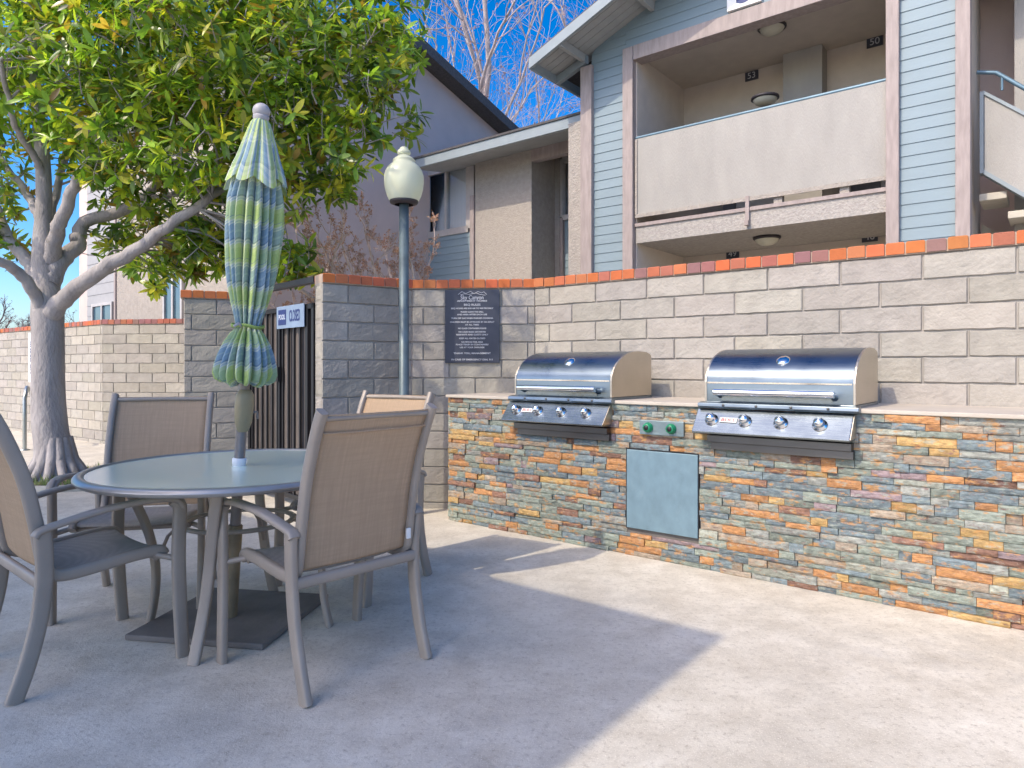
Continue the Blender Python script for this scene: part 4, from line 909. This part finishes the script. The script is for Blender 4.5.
rest = [(-2.75, 4.3, 4.15, .62, .26), (-2.2, 4.3, 3.95, .45, .20), (-2.9, 3.7, 4.4, .55, .22), (-3.3, 4.3, 4.4, .5, .25), (-4.2, 6.6, 5.9, 1.1, .5), (-2.6, 6.4, 5.7, 1.0, .5), (-3.4, 7.6, 5.6, 1.1, .6), (-1.9, 3.75, 3.75, .36, .25)]
allobs = [(at(x, y, Y), r_, w_) for x, y, Y, r_, w_ in lobes]+[(Vector((x, y, z_)), r_, w_) for x, y, z_, r_, w_ in rest]
lf = MB(); tw = MB()
leafcols = [((.12, .215, .042), 24), ((.20, .31, .045), 32), ((.34, .42, .05), 28), ((.50, .47, .06), 12), ((.30, .20, .05), 6), ((.085, .15, .045), 6)]
lcs = [c for c, k_ in leafcols for _ in range(k_)]
def leaf(p, d, up, ln, wd, col):
    d = d.normalized(); s_ = d.cross(up)
    if s_.length < .05: s_ = d.orthogonal()
    s_.normalize(); nn = s_.cross(d); cup = rt.uniform(.08, .28); crl = rt.uniform(-.10, .30)
    vs = []
    for t_, wv in ((0, .10), (.28, .80), (.58, 1.0), (.84, .62), (1.0, .02)):
        c = p+d*ln*t_-nn*(crl*ln*t_*t_*.6); h = wd*.5*wv
        vs += [c-s_*h+nn*h*cup, c, c+s_*h+nn*h*cup]
    fs = []
    for i in range(4): fs += [(i*3, i*3+1, i*3+4, i*3+3), (i*3+1, i*3+2, i*3+5, i*3+4)]
    lf.add(vs, fs, True, col)
nl = 0
for c, r_, w_ in allobs:
    vol = max(.09, r_**2.1); cnt = int(94*vol*w_/.6)+6
    tone = rt.uniform(.85, 1.15)
    for _ in range(cnt):
        while True:
            q = Vector((rt.uniform(-1, 1), rt.uniform(-1, 1), rt.uniform(-1, 1)))
            if q.length < 1 and q.length > .25: break
        p = c+Vector((q.x*r_, q.y*r_, q.z*r_*.85))
        if p.z < 1.7: continue
        ax_ = (q*.8+Vector((0, 0, .55))+Vector((rt.gauss(0, .35), rt.gauss(0, .35), rt.gauss(0, .3)))).normalized()
        if rt.random() < .5:
            st = p-ax_*rt.uniform(.12, .3)-q*.08*r_; tw.tube([st-TB, (st+p)/2+Vector((rt.uniform(-.02, .02),)*3)-TB, p-TB], [.007, .005, .004], 4, caps=False)
        base = rt.choice(lcs); k_ = tone*rt.uniform(.8, 1.2)
        for j in range(rt.randint(8, 12)):
            an = j*2.4+rt.uniform(-.3, .3); el = rt.uniform(-.25, .95)
            e1_ = ax_.orthogonal().normalized(); e2_ = ax_.cross(e1_)
            d_ = (e1_*math.cos(an)+e2_*math.sin(an))*math.cos(el)+ax_*math.sin(el)+Vector((0, 0, -.18))
            cc = base if rt.random() < .6 else rt.choice(lcs); kk = k_*rt.choice((.6, .85, 1, 1.15, 1.35))*rt.uniform(.9, 1.1)
            leaf(p-TB-ax_*rt.uniform(0, .09), d_, ax_+Vector((0, 0, .4)), rt.uniform(.09, .175), rt.uniform(.030, .053), (cc[0]*kk, cc[1]*kk, cc[2]*kk)); nl += 1
print('leaves', nl)
# twigs joining lobes to the nearest limb
lp_ = [p+TB for l_ in limbs for p in l_]
for c, r_, w_ in allobs:
    for _ in range(3):
        e = c+Vector((rt.uniform(-.5, .5), rt.uniform(-.5, .5), rt.uniform(-.3, .5)))*r_; s_ = min(lp_, key=lambda p: (p-e).length+.6*max(0, p.z-e.z))
        if (s_-e).length > 1.1: continue
        m_ = s_.lerp(e, .5)+Vector((rt.uniform(-.08, .08), rt.uniform(-.08, .08), rt.uniform(.0, .12)))
        tw.tube([p-TB for p in bez([s_, m_, e], 4)], [.014-.008*i/8 for i in range(9)], 6, caps=False)
lf.build('crown', m_leaf, mg); tw.build('twigs', m_bark, mg)
# planting bed round the trunk
b = MB(); bc = at(62, 492, 6.55); nb2 = 40
ring = [(bc.x+.1+(.75+.08*math.sin(3*a_))*math.cos(a_), bc.y+.2+(.62+.05*math.cos(4*a_))*math.sin(a_)) for a_ in [2*PI*k_/nb2 for k_ in range(nb2)]]
b.add([(x, y, .015) for x, y in ring]+[(bc.x+.1, bc.y+.2, .05)], [(k_, (k_+1) % nb2, nb2) for k_ in range(nb2)], True)
tag(b.build('planting_bed', m_soil), kind='structure')
b = MB(); b.tube([(x, y, .012) for x, y in ring]+[(ring[0][0], ring[0][1], .012)], (.05, .035), 8, side=(0, 0, 1), caps=False, power=3); tag(b.build('bed_kerb', m_conc), kind='structure')
b = MB()
for _ in range(1500):
    a_, q = rt.uniform(0, 2*PI), math.sqrt(rt.uniform(.1, 1)); i = int(a_/(2*PI)*nb2) % nb2
    x = bc.x+.1+(ring[i][0]-bc.x-.1)*q*.96; y = bc.y+.2+(ring[i][1]-bc.y-.2)*q*.96; h = rt.uniform(.03, .13); dx, dy = rt.uniform(-.05, .05), rt.uniform(-.05, .05)
    b.add([(x-.006, y, .01), (x+.006, y, .01), (x+dx, y+dy, h)], [(0, 1, 2)])
tag(b.build('bed_grass', m_grass), 'short weedy grass around the foot of the magnolia', 'grass', kind='stuff')

# ------------------------------------------------------------------ bare trees
def bare(name, label, base, stems, levels, m_b, m_t, seed, tipn=3, tips=.05, spread=.55, kids=(3, 4), upb=.25, ratio=.62):
    r = random.Random(seed); t = thing(name, label, 'tree', base); b_ = MB(); tp_ = MB()
    def grow(p, d, ln, rad, lv):
        pts = [p]; q = p.copy(); dd = d.copy(); ns = 4 if lv > 1 else 3
        for i in range(ns):
            dd = (dd+Vector((r.gauss(0, .13), r.gauss(0, .13), r.gauss(0, .10)+upb*.12))).normalized(); q = q+dd*ln/ns; pts.append(q.copy())
        e = rad*.62
        b_.tube(pts, [rad+(e-rad)*i/ns for i in range(ns+1)], 7 if rad > .04 else (5 if rad > .015 else 3), caps=False)
        if lv == 0:
            for _ in range(tipn):
                c = pts[r.randint(1, ns)]+Vector((r.gauss(0, .4), r.gauss(0, .4), r.gauss(0, .4)))*tips; o = [Vector((r.gauss(0, 1), r.gauss(0, 1), r.gauss(0, 1)))*tips*.42 for _ in range(3)]
                tp_.add([c+o[0], c+o[1], c+o[2]], [(0, 1, 2)])
            return
        for k_ in range(r.randint(*kids)):
            f = r.uniform(.35, 1.0) if k_ else 1.0; i = min(ns-1, int(f*ns)); s_ = pts[i].lerp(pts[i+1], f*ns-i) if f < 1 else pts[-1]
            nd_ = (dd+Vector((r.gauss(0, spread), r.gauss(0, spread), r.gauss(0, spread)+upb))).normalized()
            grow(s_, nd_, ln*r.uniform(ratio*.85, ratio*1.2), max(.004, rad*(.62 if k_ == 0 else r.uniform(.35, .55))), lv-1)
    for d, ln, rad in stems: grow(Vector((0, 0, 0)), Vector(d).normalized(), ln, rad, levels)
    b_.build('trunk', m_b, t); tp_.build('twig_buds', m_t, t); return t
p = at(615, 500, 22); bare('bare_tree', 'tall bare tree with pinkish twigs above the low wing roof', (p.x, p.y, 0), [((-.22, 0, 1), 6.6, .26), ((.1, .1, 1), 6.0, .2), ((-.62, -.1, 1), 6.2, .2)], 6, m_bark2, m_bud, 31, 3, .06, .40, (2, 4), .10, .66)
p = at(530, 500, 26); bare('bare_tree', 'pale bare tree further back, beside the mauve gable', (p.x, p.y, 0), [((.12, 0, 1), 7.4, .24), ((-.26, .1, 1), 6.8, .2)], 6, m_bark2, m_bud, 35, 3, .06, .42, (2, 4), .10, .66)
for x, Y, sd, lab in ((-5, 30, 41, 'dark leafless tree at the left edge beyond the far wall'), (40, 36, 42, 'dark leafless tree right behind the magnolia trunk'), (78, 33, 44, 'dark leafless tree between the trunk and the mauve wing')):
    p = at(x, 500, Y); bare('bare_tree', lab, (p.x, p.y, 0), [((0, 0, 1), 1.7, .12), ((.4, 0, 1), 1.6, .09), ((-.4, 0, 1), 1.6, .09)], 5, m_bark3, m_bark3, sd, 2, .06, .5, (3, 4), .12, .64)
p = at(374, 300, 7.9); bare('crape_myrtle', 'small bare crape myrtle with rusty seed heads behind the wall', (p.x, p.y, 0), [((-.34, .1, 1), 1.9, .05), ((.02, 0, 1), 1.85, .045), ((-.16, -.1, 1), 1.95, .04), ((-.5, 0, 1), 1.85, .035), ((-.26, 0.3, 1), 1.9, .035), ((-.05, .3, 1), 1.9, .035), ((.08, .2, 1), 1.8, .03)], 5, m_bark4, m_pod, 52, 5, .022, .40, (3, 4), .14, .44)
p = at(436, 300, 8.2); bare('crape_myrtle', 'thin bare shrub with rusty seed heads by the wing window', (p.x, p.y, 0), [((-.12, .0, 1), 1.45, .016), ((-.2, 0, 1), 1.35, .014), ((.02, 0, 1), 1.3, .012)], 3, m_bark4, m_pod, 57, 4, .022, .30, (3, 4), .2, .34)

# ------------------------------------------------------------------ light, sky, camera
wd = bpy.data.worlds.new('World'); C.world = wd; wd.use_nodes = True; nt = wd.node_tree
sky = nt.nodes.new('ShaderNodeTexSky'); sky.sky_type = 'NISHITA'; sky.sun_disc = False
sky.sun_elevation = SEL; sky.sun_rotation = math.atan2(S.x, S.y); sky.altitude = 0; sky.air_density = .8; sky.dust_density = 1.95; sky.ozone_density = 1.5
hs = nt.nodes.new('ShaderNodeHueSaturation'); hs.inputs['Saturation'].default_value = 1.36
gm = nt.nodes.new('ShaderNodeGamma'); gm.inputs[1].default_value = 1.3; nt.links.new(sky.outputs[0], gm.inputs[0]); nt.links.new(gm.outputs[0], hs.inputs['Color'])
bg = nt.nodes['Background']; nt.links.new(hs.outputs[0], bg.inputs['Color']); bg.inputs['Strength'].default_value = .15
sl = bpy.data.lights.new('sun', 'SUN'); sl.energy = 2.4; sl.angle = R(.5); sl.color = (1.0, .88, .70)
so = bpy.data.objects.new('sun', sl); COL.objects.link(so); so.rotation_euler = S.to_track_quat('Z', 'Y').to_euler()
cam = bpy.data.cameras.new('camera'); cam.lens = F_PX/1024*36; cam.sensor_width = 36; cam.shift_y = -(384-HY)/1024; cam.clip_end = 1000; cam.clip_start = .02
co = bpy.data.objects.new('camera', cam); COL.objects.link(co); co.location = (0, 0, EYE); co.rotation_euler = (PI/2, 0, 0); C.camera = co
C.render.engine = 'CYCLES'
C.view_settings.view_transform = 'Standard'; C.view_settings.look = 'None'; C.view_settings.exposure = .44; C.view_settings.gamma = 1
C.cycles.max_bounces = 8; C.cycles.transparent_max_bounces = 12
